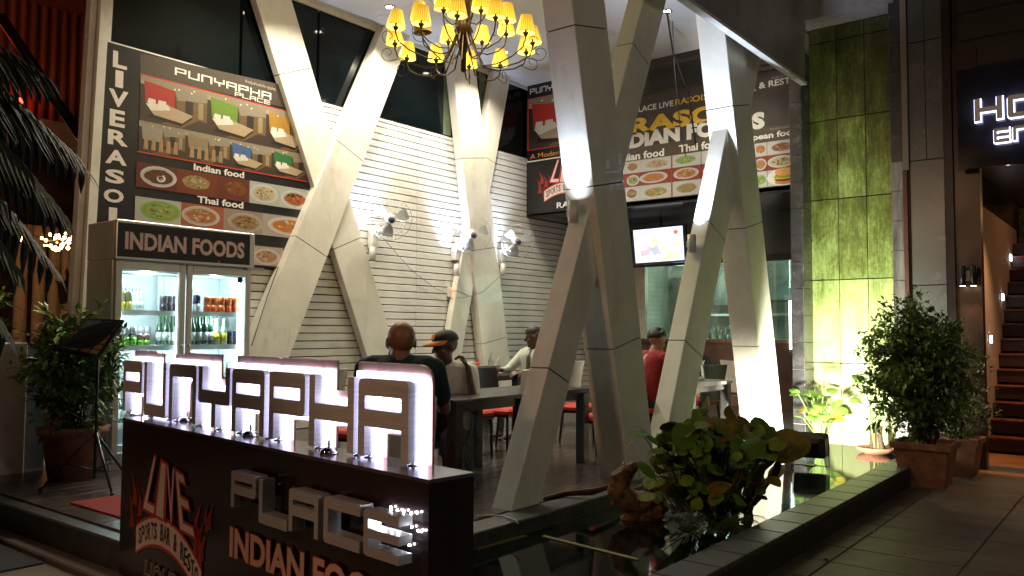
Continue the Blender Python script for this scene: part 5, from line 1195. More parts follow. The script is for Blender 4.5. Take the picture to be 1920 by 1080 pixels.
# bald man, seen from behind, turned towards the man in the cap
s1 = 1.13; hb = onp(752, 640, (3.62, 3.66, 1.2), F); bx, by = hb.x, hb.y
f1 = V((.74, .67, 0)).normalized(); zs_ = hb.z - .635 * s1
seated('person', (bx - f1.x * .05, by - f1.y * .05, zs_), f1, s1, M_SKIN, 'bald man in a dark teal shirt seated with his back turned, grey beard showing', M_SHBALD, [(.24, .16, .26), (.12, .38, .28), (-.5, .9, 0), (-.24, .16, .26), (-.12, .38, .28), (.5, .9, 0)], headf=V((.42, .92, -.05)), hz=.635)
bd = [c for c in C.objects if c.name == 'person'][-1]
_, HTb, HMb = None, None, None
hbm = MB(); fh = V((.42, .92, -.05)).normalized(); rh = fh.cross(V((0, 0, 1))).normalized(); hc = V((bx - f1.x * .05, by - f1.y * .05, zs_)) + f1 * .03 * s1 + V((0, 0, .635 * s1))
for sg in (-1,): hbm.cap(hc + rh * .052 * sg + fh * .045 + V((0, 0, -.055)), hc + rh * .045 * sg + fh * .06 - V((0, 0, .095)), 0.012, .018, 8)
hbm.cap(hc - rh * .03 + fh * .07 - V((0, 0, .105)), hc + rh * .03 + fh * .07 - V((0, 0, .105)), .022, .022, 8)
remesh(hbm.build('beard', mat('grey_beard', (.25, .27, .30), .8, bump=.6), bd), .007)
# his chair
put_ch(cw_, bx - .02, by - .05, math.atan2(f1.y, f1.x) - math.pi / 2 + math.pi, 'cream backed chair the bald man sits on')
# man in the cap
hb2 = onp(836, 648, (5.1, 4.75, 1.2), F); f2 = V((-.85, -.52, 0)).normalized(); s2 = 1.13
zb2 = hb2.z - .68 * s2
cx2, cy2 = hb2.x, hb2.y
o2, HT, HM, T2 = seated('person', (cx2, cy2, zb2), f2, s2, M_SKIND, 'man in a black cap with orange peak, elbow on table, hand by his ear', M_SHW, [(.26, .14, .22), (.14, .34, .24), (-.5, .8, 0), (-.25, .15, .22), (-.185, .10, .52), (.5, .0, .86)], headf=V((-.92, .26, -.12)), trousers=mat('plaid_shorts', (.10, .11, .14), .8))
# cap
hc = T2(0, .03, .68); hf = V((-.92, .26, -.12)).normalized(); hr = hf.cross(V((0, 0, 1))).normalized(); hu = hr.cross(hf); Mx = Matrix((hr, hf, hu)).transposed(); TT = lambda x, y, z: hc + Mx @ V((x, y, z)) * s2
cp_ = MB(); n = 18; vs = []; fs = []
for i in range(8):
    t = i / 7 * math.pi / 2
    for k in range(n): a = k * math.tau / n; vs.append(TT(.088 * math.cos(t) * math.cos(a), -.008 + .106 * math.cos(t) * math.sin(a), .035 + .085 * math.sin(t)))
for i in range(7):
    for k in range(n): fs.append((i * n + k, i * n + (k + 1) % n, (i + 1) * n + (k + 1) % n, (i + 1) * n + k))
cp_.smooth = True; cap_o = thing('baseball_cap', TT(0, 0, .05), 'black baseball cap with an orange peak and emblem on the seated man', 'cap'); cp_.add(vs, fs).build('crown', mat('cap_black', (.012, .012, .014), .7), cap_o)
br = MB(); br.smooth = True; vs = []
for k in range(11):
    a = math.pi * (.08 + .84 * k / 10); vs += [TT(.088 * math.cos(a), .1 * math.sin(a), .045), TT(.082 * math.cos(a), .10 * math.sin(a) + .085 * math.sin(a) ** .6, .028 - .012 * abs(math.cos(a)))]
fs = [(2 * k, 2 * k + 1, 2 * k + 3, 2 * k + 2) for k in range(10)]; m_ = len(vs); vs += [v + V((0, 0, -.006)) for v in vs]; fs += [tuple(i + m_ for i in f[::-1]) for f in fs] + [(2 * k + 1, 2 * k + 1 + m_, 2 * k + 3 + m_, 2 * k + 3) for k in range(10)]
br.add(vs, fs).build('peak', mat('cap_orange', (.75, .26, .02), .6), cap_o)
em = MB(); em.obox(TT(0, .092, .078), hr * .022, (hu * .02 - hf * .010), hf * .004); em.build('emblem', MATS['cap_orange'], cap_o)
MB().ell(TT(0, -.008, .122), .007, n=8, m=5).build('cap_button', MATS['cap_black'], cap_o)
# collar
# diner in pale shirt behind the near front column
hb3 = onp(1004, 632, (7.6, 5.72, 1.3), F); s3 = .98
seated('person', (hb3.x, hb3.y + .0, hb3.z - .68 * s3), (-.9, .1, 0), s3, M_SKIND, 'person in a pale green white shirt half hidden behind the near front column', mat('pale_shirt', (.50, .56, .50), .8), [(.22, .22, .30), (.14, .42, .30), (-.2, 1, 0), (-.24, .2, .28), (-.16, .40, .28), (.2, 1, 0)], short=False, headf=V((-.6, .7, -.1)))
hair = MB(); hcc = hb3; hair.ell(hcc + V((-.015, .02, .05)), .094, .096, .082, 14, 8); hair.ell(hcc + V((.03, -.02, .02)), .085, .085, .085, 14, 8); o = hair.build('hair', M_HAIR, [c for c in C.objects if c.get('category') == 'person'][-1])
# man in red shirt
hb4 = onp(1228, 637, (7.62, 4.15, 1.3), F); s4 = 1.0; f4 = V((.86, -.4, 0)).normalized()
o4, HT4, HM4, T4 = seated('person', (hb4.x - f4.x * .1, hb4.y - f4.y * .1, hb4.z - .67 * s4), f4, s4, mat('tan_skin', (.36, .18, .10), .5), 'dark haired man in a red shirt leaning over the right hand table', M_SHR, [(.22, .18, .24), (.10, .40, .22), (-.4, .9, 0), (-.24, .18, .24), (-.12, .40, .22), (.3, .9, 0)], headf=V((.9, -.3, -.25)), lean=.10, hz=.67)
hair = MB(); hc4 = T4(0, .13, .67); hd4 = V((.9, -.3, -.25)).normalized()
for k in range(60):
    rnd = random.Random(k); a = rnd.uniform(0, 6.28); t = rnd.uniform(0, 1.6); d = V((math.sin(t) * math.cos(a), math.sin(t) * math.sin(a), math.cos(t))) - hd4 * .55
    hair.ell(hc4 + d.normalized() * .082 + V((0, 0, .025)), .034, .032, .03, 8, 5)
remesh(hair.build('hair', M_HAIR, o4), .009)
put_ch(cb_, hb4.x - .03, hb4.y + .03, math.atan2(f4.y, f4.x) + math.pi / 2, 'black chair with a red seat that the man in the red shirt sits on')
o5, *_ = seated('person', (9.15, 4.45, .60), (-.8, -.5, 0), .96, M_SKIND, 'dark figure in beige trousers seated beyond the steel jug', mat('dark_shirt', (.03, .025, .025), .8), [(.22, .18, .24), (.12, .40, .22), (-.4, .9, 0), (-.24, .18, .24), (-.12, .40, .22), (.3, .9, 0)], trousers=mat('beige_trousers', (.40, .32, .18), .8))
# ================================================================ PLANTS
def leaf_mesh(mb, p, d, up, L_, w, droop=.2, n=4, fold=.25):
    p, d = V(p), V(d).normalized(); s = d.cross(V(up)); s = s.normalized() if s.length > 1e-4 else V((1, 0, 0)); u = s.cross(d).normalized()
    vs = []
    for i in range(n + 1):
        t = i / n; ww = w * .5 * (math.sin(math.pi * min(1, t * .92 + .06)) ** .8); c = p + d * L_ * t - V((0, 0, 1)) * droop * L_ * t * t
        vs += [c - s * ww + u * ww * fold, c, c + s * ww + u * ww * fold]
    fs = []
    for i in range(n): b = i * 3; fs += [(b, b + 1, b + 4, b + 3), (b + 1, b + 2, b + 5, b + 4)]
    mb.add(vs, fs)
def foliage(name, m_, parent, cen, rad, n, L_, w, seed, shell=.55, gaps=0):
    rnd = random.Random(seed); cen = V(cen); mb = MB(); cl_ = []
    for i in range(max(6, n // 28)):
        while True:
            d = V((rnd.uniform(-1, 1), rnd.uniform(-1, 1), rnd.uniform(-1, 1)))
            if d.length < 1: break
        cl_.append(V((d.x * rad[0], d.y * rad[1], d.z * rad[2])))
    for c in cl_:
        st_ = [V((rnd.gauss(0, 1), rnd.gauss(0, 1), rnd.gauss(.35, .7))).normalized() for _ in range(4)]
        for i in range(28):
            s = rnd.choice(st_); q = cen + c + s * rnd.uniform(0, .16) + V((rnd.gauss(0, .02), rnd.gauss(0, .02), rnd.gauss(0, .02)))
            d = (s + V((rnd.gauss(0, .6), rnd.gauss(0, .6), rnd.gauss(.1, .5)))).normalized()
            k = rnd.uniform(.7, 1.25); leaf_mesh(mb, q, d, (rnd.gauss(0, .3), rnd.gauss(0, .3), 1), L_ * k, w * k, .15, 2)
    return mb.build(name, m_, parent, 'stuff')
def stems(parent, base, cen, rad, n, seed, r=.008, m_=None):
    rnd = random.Random(seed); mb = MB(); base, cen = V(base), V(cen)
    for i in range(n):
        t = cen + V((rnd.uniform(-1, 1) * rad[0], rnd.uniform(-1, 1) * rad[1], rnd.uniform(-.6, .9) * rad[2])); b = base + V((rnd.uniform(-.07, .07), rnd.uniform(-.07, .07), 0))
        m2 = (b + t) / 2 + V((rnd.uniform(-.05, .05), rnd.uniform(-.05, .05), .06)); mb.tube([b, (b + m2) / 2 + V((rnd.uniform(-.02, .02),) * 3), m2, t], [r, r * .8, r * .6, r * .25], 6)
    return mb.build('stems', m_ or M_BARK, parent, 'stuff')
def roundleaf(p, d, up, rl, m_, parent, seed=0, tip=True):
    """broad rounded leaf with a notch, its own object"""
    rnd = random.Random(seed); p, d = V(p), V(d).normalized(); s = d.cross(V(up)).normalized(); u = s.cross(d).normalized(); mb = MB(); mb.smooth = True
    n = 18; rim = []; mid = []
    for k in range(n):
        a = math.tau * k / n; rr = rl * (1 - .35 * math.exp(-((a - math.pi) / .35) ** 2)) * (1 + (.14 if tip else 0) * math.exp(-(min(a, math.tau - a) / .3) ** 2))
        x, y = rr * math.cos(a) * 1.1, rr * math.sin(a) * .92; w_ = .10 * rl * math.sin(a * 2 + seed) - .16 * (x * x + y * y) / rl + .12 * abs(y)
        rim.append(p + d * (x + rl * .9) + s * y + u * w_); mid.append(p + d * (x * .5 + rl * .9) + s * y * .5 + u * (.02 * rl * math.sin(a * 2) + .04 * abs(y)))
    vs = [p + d * rl * .85] + mid + rim; fs = [(0, 1 + k, 1 + (k + 1) % n) for k in range(n)] + [(1 + k, 1 + n + k, 1 + n + (k + 1) % n, 1 + (k + 1) % n) for k in range(n)]
    mb.add(vs, fs); return mb.build('leaf', m_, parent)
# broad leaved plant in the pond
bp = thing('broad_leaf_plant', (5.15, 2.42, .1), 'gnarled plant with big round olive leaves standing in the pond', 'plant')
rnd = random.Random(11)
def pix(px, py, off): return onp(px, py, V((5.2, 2.45, .4)) + F * off, F)
roots = onz(1335, 985, .1)
limbs = [((1400, 980), (1408, 930), (1432, 880), (1470, 835)), ((1360, 985), (1345, 930), (1300, 880), (1245, 850)), ((1350, 980), (1352, 900), (1345, 840), (1335, 800)), ((1375, 985), (1385, 900), (1400, 840), (1410, 800)), ((1340, 985), (1310, 920), (1280, 860), (1262, 820)), ((1408, 940), (1450, 890), (1462, 860), (1480, 842))]
for i, l in enumerate(limbs):
    pts = [pix(x, y, (i % 3 - 1) * .1) for x, y in l]; pts[0].z = max(.03, pts[0].z - .02)
    den = []; 
    for k in range(len(pts) - 1):
        for t in range(4): q = pts[k].lerp(pts[k + 1], t / 4); den.append(q + V((rnd.gauss(0, .006), rnd.gauss(0, .006), rnd.gauss(0, .006))))
    den.append(pts[-1]); MB().tube(den, [.030 * (1 - .6 * k / len(den)) * rnd.uniform(.8, 1.25) for k in range(len(den))], 8).build('branch', mat('rough_dark_bark', (.045, .025, .015), .9, bump=1.2, bs=45), bp)
LV = [(1200, 812, 32, 0), (1222, 820, 30, 0), (1232, 845, 26, 1), (1252, 822, 30, 1), (1215, 880, 24, 0), (1226, 900, 26, 1), (1262, 800, 27, 0), (1283, 815, 30, 0), (1293, 840, 28, 1), (1308, 800, 28, 0), (1328, 815, 30, 1), (1318, 770, 22, 0), (1314, 785, 26, 1), (1340, 790, 24, 2), (1352, 806, 30, 0), (1364, 822, 32, 0), (1372, 780, 26, 2), (1388, 800, 28, 2), (1408, 808, 30, 1), (1412, 840, 36, 0), (1442, 812, 22, 0), (1425, 860, 32, 0), (1390, 860, 30, 0), (1400, 885, 30, 1), (1365, 850, 30, 0), (1342, 862, 30, 1), (1300, 862, 28, 0), (1270, 868, 28, 0), (1378, 900, 28, 0), (1350, 890, 26, 0), (1322, 884, 28, 2), (1474, 836, 44, 2), (1448, 900, 20, 2), (1395, 945, 30, 0), (1290, 885, 24, 0), (1240, 868, 24, 0), (1336, 835, 28, 0), (1308, 838, 26, 1), (1275, 840, 26, 0), (1420, 822, 26, 2), (1382, 830, 28, 0)]
LM = [M_LEAFO, mat('leaf_olive_light', (.15, .22, .02), .6, spec=.2, var=.4, vs=12), mat('leaf_olive_red', (.17, .12, .015), .6, spec=.2, var=.4, vs=10)]
for i in range(130):
    x, y = rnd.gauss(1340, 62), rnd.uniform(795, 945); x = min(1455, max(1215, x)); LV.insert(rnd.randrange(len(LV)), (x, y, rnd.uniform(15, 27), rnd.choice((0, 0, 1, 1, 2))))
for i, (x, y, rp, k) in enumerate(LV):
    off = rnd.uniform(-.28, .26); c_ = pix(x, y, off); rl = rp * (c_ - EYE).dot(F) / FPX * rnd.uniform(.6, .88)
    if x > 1460: c_ = pix(x, y, -.1); rl *= 1.25
    nrm = V((rnd.gauss(0, .45), rnd.gauss(0, .45), .7)).normalized() - F * rnd.uniform(.25, 1.0)   # blades face the street
    d = V((rnd.uniform(-1, 1), rnd.uniform(-1, 1), rnd.uniform(-.3, .35))) + RT * ((x - 1340) / 150); d = (d - nrm * d.dot(nrm) / nrm.length_squared).normalized()
    roundleaf(c_ - d * rl * .9, d, nrm, rl, LM[k] if k < 3 else M_LEAFO, bp, i)
    ba = pix(min(1450, max(1250, 1340 + (x - 1340) * .55)), min(960, y + rnd.uniform(60, 110)), off * .6)
    if i % 1 == 0: MB().tube([ba, (ba + c_) / 2 + V((rnd.gauss(0, .02), rnd.gauss(0, .02), .01)), c_ - d * rl * .2], [.005, .004, .003], 5).build('leaf_stalk', mat('stalk_green', (.10, .09, .03), .5), bp)
# ferns at its foot
def fern(px, py, n, L_, seed, lab):
    b = onz(px, py, .11); o = thing('fern', b, lab, 'plant', 'ferns at the foot of the pond plant'); rnd = random.Random(seed)
    for k in range(n):
        a = rnd.uniform(0, 6.28); mb = MB(); d = V((math.cos(a), math.sin(a), 0)); L2 = L_ * rnd.uniform(.7, 1.2); side = V((-d.y, d.x, 0)); h = rnd.uniform(.6, 1.1)
        pt = lambda t: b + d * L2 * t * .9 + V((0, 0, L2 * (h * t * 1.1 - .75 * t * t)))
        mb.tube([pt(i / 6) for i in range(7)], [.003] * 6 + [.001], 4)
        for i in range(2, 20):
            t = i / 20; w = L2 * .28 * math.sin(math.pi * (t * .85 + .12))
            for sg in (-1, 1): leaf_mesh(mb, pt(t), (side * sg + d * .5 - V((0, 0, .15))), (0, 0, 1), w, w * .22, .25, 1)
        mb.build('frond', M_LEAFY if rnd.random() < .0 else mat('fern_green', (.085, .13, .03), .5, var=.4), o)
for i, (px, py, L_, lb_) in enumerate(((1262, 965, .22, 'low fern left of the pond plant, next to the fish fountain'), (1292, 985, .26, 'fern in front of the pond plant, second from the fish'), (1330, 1000, .24, 'fern nearest the kerb below the pond plant'), (1372, 985, .25, 'fern right of the middle at the foot of the pond plant'), (1402, 1000, .2, 'fern by the gnarled right branch of the pond plant'), (1305, 945, .28, 'tall fern growing up through the middle of the pond plant'))): fern(px, py, 11, L_, 40 + i, lb_)
rk = thing('planting_mound', (5.2, 2.45, .08), 'dark mound of roots and stones the pond plant grows from', 'rock')
mb = MB(); rnd = random.Random(2)
for k in range(14): p = onz(rnd.uniform(1262, 1412), rnd.uniform(975, 1000), .08); mb.ell(p, rnd.uniform(.04, .09), rnd.uniform(.04, .08), rnd.uniform(.02, .05), 8, 6)
remesh(mb.build('mound', mat('mound_dark', (.03, .022, .016), .95, bump=1, bs=30), rk), .012)
# bright plants by the green wall
def lily(base, n, hh, spread, seed, lab, m_, rl):
    base = V(base); o = thing('pond_lily', base, lab, 'plant'); rnd = random.Random(seed)
    for k in range(n):
        a = rnd.uniform(0, 6.28); d = V((math.cos(a), math.sin(a), 0)); h = hh * rnd.uniform(.5, 1.05); r = spread * rnd.uniform(.25, 1); top = base + d * r + V((0, 0, h))
        MB().tube([base + d * .02, base + d * r * .35 + V((0, 0, h * .55)), top], [.007, .005, .003], 5).build('leaf_stalk', mat('stalk_bright', (.22, .36, .07), .5), o)
        roundleaf(top, d * .7 + V((0, 0, rnd.uniform(-.3, .5))), V((0, 0, 1)) + V((-1, -.5, 0)) * rnd.uniform(0, .9), rl * rnd.uniform(.7, 1.25), m_ if rnd.random() < .85 else M_LEAFY, o, k)
    return o
lily((9.40, 3.02, .09), 30, .62, .30, 21, 'bright green leafy pond plant lit by the flood lamp, left of the green wall', M_LEAFB, .065)
lily((9.42, 2.42, .16), 9, .72, .22, 22, 'tall stemmed plant in a shallow bowl before the green wall', M_LEAFB, .06)
bw = thing('shallow_bowl', (9.42, 2.42, .08), 'shallow clay bowl planter standing in the pond', 'planter')
MB().lathe((9.42, 2.42, .08), [(.10, 0), (.19, .05), (.21, .085), (.19, .09), (.16, .06)], 22).build('bowl', M_TERRA, bw); MB().lathe((9.42, 2.42, .135), [(.001, .0), (.165, .0), (.165, .008)], 16).build('soil', M_SOIL, bw)
bc = MB(); rnd = random.Random(4)
for k in range(3): bc.tube([(9.40 + k * .04, 2.36 + k * .06, .13), (9.41 + k * .04, 2.38 + k * .05, .28), (9.39 + k * .05, 2.37 + k * .06, .40)], [.035, .028, .022], 8)
tag(bc.build('bulb_stump', M_BARK), 'knobbly brown plant stumps rising from the shallow bowl', 'plant')
# flood lamp
flm = thing('flood_lamp', (8.14, 2.68, .1), 'black square flood lamp in the pond facing the green wall', 'lamp')
fc = onp(1518, 836, (8.16, 2.70, .3), F); ax_ = V((.93, .20, .30)).normalized(); sx_ = V((0, 0, 1)).cross(ax_).normalized(); sy_ = ax_.cross(sx_)
mb = MB(); cr_ = []
for h, k in ((-.075, .55), (-.05, .9), (.02, 1), (.05, 1.06), (.055, 1.0)): cr_.append([fc + ax_ * h + sx_ * x * k + sy_ * y * k for x, y in round_poly([(-.165, -.115), (.165, -.115), (.165, .115), (-.165, .115)], .035, 3)])
m_ = len(cr_[0]); mb.add(sum(cr_, []), [(i * m_ + k, i * m_ + (k + 1) % m_, (i + 1) * m_ + (k + 1) % m_, (i + 1) * m_ + k) for i in range(4) for k in range(m_)] + [list(range(m_ - 1, -1, -1))]); mb.build('housing', M_BLACK, flm)
MB().obox(fc + ax_ * .052, sx_ * .15, sy_ * .10, ax_ * .002).build('lens', emis('flood_lens', (1, .97, .78), 30), flm)
MB().tube([fc - sx_ * .175, fc - sx_ * .175 - V((0, 0, .19)), fc + sx_ * .175 - V((0, 0, .19)), fc + sx_ * .175], .008, 6).build('bracket', M_BLACK, flm); B('foot', (fc.x - .05, fc.y - .05, .05), (fc.x + .05, fc.y + .05, fc.z - .18), M_BLACK, flm)
light('SPOT', fc + ax_ * .075, 640, (1, .96, .76), .09, fc + ax_ * .075 + V((1, .34, .26)), 128, .4, 'flood_beam')
# potted shrubs on the pavement
def sqpot(cx, cy, w, h, lab, rz=0.0, cat='pot'):
    o = thing('square_pot', (cx, cy, 0), lab, cat, 'terracotta pots'); k = math.sqrt(.5)
    MB().lathe((cx, cy, 0), [(w * .76 * k, 0), (w * .98 * k, h * .86), (w * 1.08 * k, h * .86), (w * 1.1 * k, h), (w * .96 * k, h), (w * .93 * k, h - .03)], 4, (0, 0, 1), math.pi / 4 + rz, True).build('pot_body', M_TERRA, o)
    MB().lathe((cx, cy, h - .04), [(.001, 0), (w * .92 * k, 0), (w * .92 * k, .006)], 4, (0, 0, 1), math.pi / 4 + rz, True).build('soil', M_SOIL, o); return o
sqpot(8.36, 1.72, .46, .40, 'dark square terracotta pot at the pavement end of the pond kerb'); sqpot(9.25, 1.62, .42, .36, 'second terracotta pot half hidden behind the big shrub')
bs1 = thing('potted_shrub', (8.36, 1.72, .38), 'large dense shrub of small glossy leaves in the pot before the grey wall', 'shrub')
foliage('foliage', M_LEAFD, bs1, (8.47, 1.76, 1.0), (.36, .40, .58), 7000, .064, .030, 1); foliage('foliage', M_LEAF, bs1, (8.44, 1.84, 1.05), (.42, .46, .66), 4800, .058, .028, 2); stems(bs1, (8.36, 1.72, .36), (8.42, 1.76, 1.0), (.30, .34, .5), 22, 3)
bs2 = thing('potted_shrub', (9.25, 1.62, .34), 'smaller dark shrub in the pot behind, close to the hotel entrance', 'shrub')
foliage('foliage', M_LEAFD, bs2, (9.2, 1.58, .75), (.28, .26, .42), 1800, .05, .024, 4); stems(bs2, (9.25, 1.62, .32), (9.2, 1.6, .8), (.2, .2, .3), 10, 5)
# ================================================================ FISH FOUNTAIN
fi = thing('fish_fountain', (5.05, 2.85, .1), 'carved clay carp fountain spouting a thin arc of water in the pond', 'fountain')
def fp(px, py, o=0): return onp(px, py, V((5.07, 2.82, .3)) + F * o, F)
M_FISH = mat('carved_clay', (.26, .14, .07), .6, var=.5, vs=16, bump=1.2, bs=38)
mb = MB()
bodyp = [(1193, 872), (1178, 882), (1163, 898), (1160, 918), (1172, 934), (1192, 942), (1212, 938), (1226, 924), (1232, 905)]
pts = [fp(x, y) for x, y in bodyp]; mb.tube(pts, [.030, .055, .075, .085, .088, .082, .070, .055, .032], 14)
for x, y, r in ((1190, 965, .055), (1215, 962, .065), (1240, 952, .06), (1180, 970, .04), (1235, 935, .05), (1205, 950, .07), (1228, 968, .05), (1170, 973, .03)): mb.ell(fp(x, y), r, r, r * .55, 12, 8)
mb.tube([fp(1165, 975), fp(1185, 968), fp(1215, 972), fp(1245, 965)], [.03, .045, .05, .03], 10)
for k in range(26):
    rnd = random.Random(k); i = rnd.randrange(1, 8); q = pts[i]; a = rnd.uniform(0, 6.28); mb.ell(q + (RT * math.cos(a) + UP * math.sin(a)) * .05 - F * .055, .018, .018, .018, 8, 5)
mb.cap(fp(1199, 868, -.01), fp(1212, 874, -.02), .018, .012, 8); mb.cap(fp(1182, 870), fp(1190, 864), .014, .010, 8)
remesh(mb.build('fish_body', M_FISH, fi), .011)
for (x, y) in ((1186, 884),): MB().ell(fp(x, y, -.07), .010, n=8, m=6).build('eye', M_BLACK, fi)
for ps in (((1222, 905), (1250, 892), (1262, 905), (1240, 920)), ((1160, 925), (1145, 945), (1160, 950), (1175, 938))):
    q = [fp(*p) for p in ps]; MB().hexa([p - F * .008 for p in q], [p + F * .008 for p in q]).build('fin', M_FISH, fi)
wj = MB().tube([fp(1195, 866), fp(1190, 850), fp(1184, 834), fp(1178, 829), fp(1171, 836), fp(1168, 852), fp(1167, 866)] if False else [fp(1170, 872), fp(1172, 850), fp(1179, 832), fp(1186, 828), fp(1193, 838), fp(1197, 862), fp(1199, 895)], .0035, 6).build('water_jet', mat('water_jet_white', (.75, .78, .8), .15)); tag(wj, 'thin white arc of water falling from the clay fish', 'water')
MB().tube([fp(1169, 874), fp(1170, 866)], .009, 8).build('nozzle', M_CHROME, fi)
# reflection of something overhead, laid on the pond as yellow strips; hose
for k, (a, b, lb_) in enumerate((((1018, 1004), (1196, 1048), 'pale yellow reflection across the dark pond water, laid as a thin strip'), ((893, 1028), (985, 1003), 'shorter pale yellow reflection in the pond beside the podium end, laid as a strip'))):
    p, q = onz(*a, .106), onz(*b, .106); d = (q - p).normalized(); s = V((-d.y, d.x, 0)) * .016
    tag(MB().hexa([p - s - V((0, 0, .012)), q - s - V((0, 0, .012)), q + s - V((0, 0, .012)), p + s - V((0, 0, .012))], [p - s, q - s, q + s, p + s]).build('yellow_reflection', mat('yellow_reflection', (.22, .18, .06), .6)), lb_, 'strip', 'yellow strips in the pond')  # these strips stand in for a reflection on the water
hz_ = [onz(x, y, .21) for x, y in ((895, 968), (920, 966), (945, 968), (965, 975), (972, 982))]
tag(MB().tube(hz_, .006, 6).build('hose', mat('pale_hose', (.45, .42, .38), .5)), 'thin pale hose lying over the terrace edge stone', 'hose')
tag(MB().tube([onz(1020, 935, .21), onz(1060, 925, .22), onz(1110, 922, .25), onz(1165, 905, .24), onz(1180, 900, .24)], [.012, .02, .026, .018, .010], 8).build('driftwood', mat('driftwood', (.10, .05, .025), .8, var=.4, vs=9, bump=.8)), 'low brown log lying between the two near front column feet', 'log')
for k, (px, py) in enumerate(((1548, 994), (1552, 1052), (1452, 1062), (1640, 1000), (1700, 1040), (1760, 960), (1610, 948), (1840, 1010), (1500, 1040))):
    p = onz(px, py, .002); mb = MB(); sz = (.05, .045, .035, .03, .026, .03, .028, .03, .024)[k]; leaf_mesh(mb, p, V((math.cos(k * 1.9 + 1), math.sin(k * 1.9 + 1), .15)), (0, .3, 1), sz, sz * .6, -.3, 3, .5); mb.v += [v + V((0, 0, .002)) for v in mb.v[:]]; n_ = len(mb.v) // 2; f0 = mb.f[:]; mb.f += [[i + n_ for i in f[::-1]] for f in f0]; mb.c += mb.c[:]; mb.sm += mb.sm[:]
    tag(mb.build('fallen_leaf', mat('dry_leaf', (.45, .22, .12), .7)), ['curled dry leaf on the pavement nearest the pond kerb', 'small dry leaf on the pavement in the bottom right foreground', 'dry leaf fallen close beside the kerb face in the near foreground', 'dry leaf alone on the pavement, left of the square pot front', 'dry leaf on the pavement below the square pot', 'dry leaf on the pavement right of the square pot', 'dry leaf by the kerb, close to the square pot', 'dry leaf on the pavement nearest the right picture edge', 'dry leaf between the kerb and the long paving joint in front'][k], 'leaf')
# ================================================================ LEFT FOREGROUND
wp = thing('white_pier', (2.45, 7.5, 0), 'low white plastered garden pier at the left edge, lit orange', 'wall')
B('pier', (1.8, 7.48, 0), (2.92, 7.75, 1.28), M_WHITE, wp, e=.01); B('grey_return', (2.925, 7.6, 0), (3.12, 8.0, 1.24), mat('blue_grey_paint', (.16, .2, .24), .6), wp)
tp = thing('round_pot', (3.05, 6.9, ZF), 'large round terracotta pot left of the drinks fridge', 'pot')
MB().lathe((3.05, 6.9, ZF), [(.17, 0), (.23, .36), (.26, .36), (.27, .41), (.24, .42), (.22, .38)], 26).build('pot_body', M_TERRA, tp); MB().lathe((3.05, 6.9, ZF + .37), [(.001, 0), (.225, 0), (.225, .01)], 20).build('soil', M_SOIL, tp)
b3 = thing('potted_shrub', (3.05, 6.9, ZF + .4), 'leafy shrub in the round terracotta pot beside the fridge', 'shrub')
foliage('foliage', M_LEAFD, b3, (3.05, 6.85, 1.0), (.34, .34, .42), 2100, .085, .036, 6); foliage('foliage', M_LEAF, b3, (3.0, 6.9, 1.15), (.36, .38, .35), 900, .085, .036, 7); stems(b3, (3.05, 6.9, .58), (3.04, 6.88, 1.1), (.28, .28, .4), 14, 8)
b4 = thing('garden_bush', (2.2, 8.6, 0), 'wide dark bush behind the white pier at the left edge', 'bush')
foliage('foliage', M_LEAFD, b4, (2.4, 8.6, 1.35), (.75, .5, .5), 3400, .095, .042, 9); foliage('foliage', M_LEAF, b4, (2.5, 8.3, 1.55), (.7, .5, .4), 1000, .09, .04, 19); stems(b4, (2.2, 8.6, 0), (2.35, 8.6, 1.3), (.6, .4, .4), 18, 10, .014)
# menu stand
ms = thing('menu_stand', (2.95, 6.3, ZF), 'black tripod menu stand holding an open photo menu', 'stand')
hub = V((2.95, 6.3, ZF + .30))
MB().tube([(2.95, 6.3, ZF + .08), (2.95, 6.3, 1.26)], .011, 8).build('pole', M_BLACK, ms); MB().lathe((2.95, 6.3, .80), [(.016, 0), (.018, .02), (.016, .05)], 10).build('collar', M_BLACK, ms)
for a in (.4, 2.5, 4.6):
    e_ = V((2.95 + .36 * math.cos(a), 6.3 + .36 * math.sin(a), ZF + .012)); t_ = hub + V((0, 0, .12)); l_ = MB().tube([t_, e_], .010, 7).build('leg', M_BLACK, ms); MB().tube([(2.95, 6.3, ZF + .14), t_.lerp(e_, .55)], .006, 6).build('brace', M_BLACK, ms); MB().ell(e_, .018, n=8, m=6).build('rubber_foot', M_BLACK, l_)
bq = [onp(x, y, hub + V((0, 0, .75)) + F * o, F) for x, y, o in ((103, 655, -.05), (185, 672, -.10), (233, 600, .12), (165, 597, .15))]
dn = (bq[1] - bq[0]).cross(bq[3] - bq[0]).normalized(); dn = dn if dn.dot(F) < 0 else -dn
MB().hexa([p - dn * .012 for p in bq], [p for p in bq]).build('tray', M_BLACK, ms); lipd = (bq[0] - bq[3]).normalized()
MB().hexa([bq[0] - dn * .012, bq[1] - dn * .012, bq[1] - dn * .012 + lipd * .008, bq[0] - dn * .012 + lipd * .008], [bq[0] + dn * .05, bq[1] + dn * .05, bq[1] + dn * .05 + lipd * .008, bq[0] + dn * .05 + lipd * .008]).build('lip', M_BLACK, ms)
mn = thing('open_menu', bq[0] + dn * .01, 'open menu with small food photos lying on the black stand', 'menu'); mb = MB(); rnd = random.Random(9)
def bl(u, v, k): return bq[0].lerp(bq[1], u).lerp(bq[3].lerp(bq[2], u), v) + dn * k
mb.col = (.03, .03, .035); mb.hexa([bl(.02, .03, .001), bl(.98, .03, .001), bl(.98, .97, .001), bl(.02, .97, .001)], [bl(.02, .03, .006), bl(.98, .03, .006), bl(.98, .97, .006), bl(.02, .97, .006)])
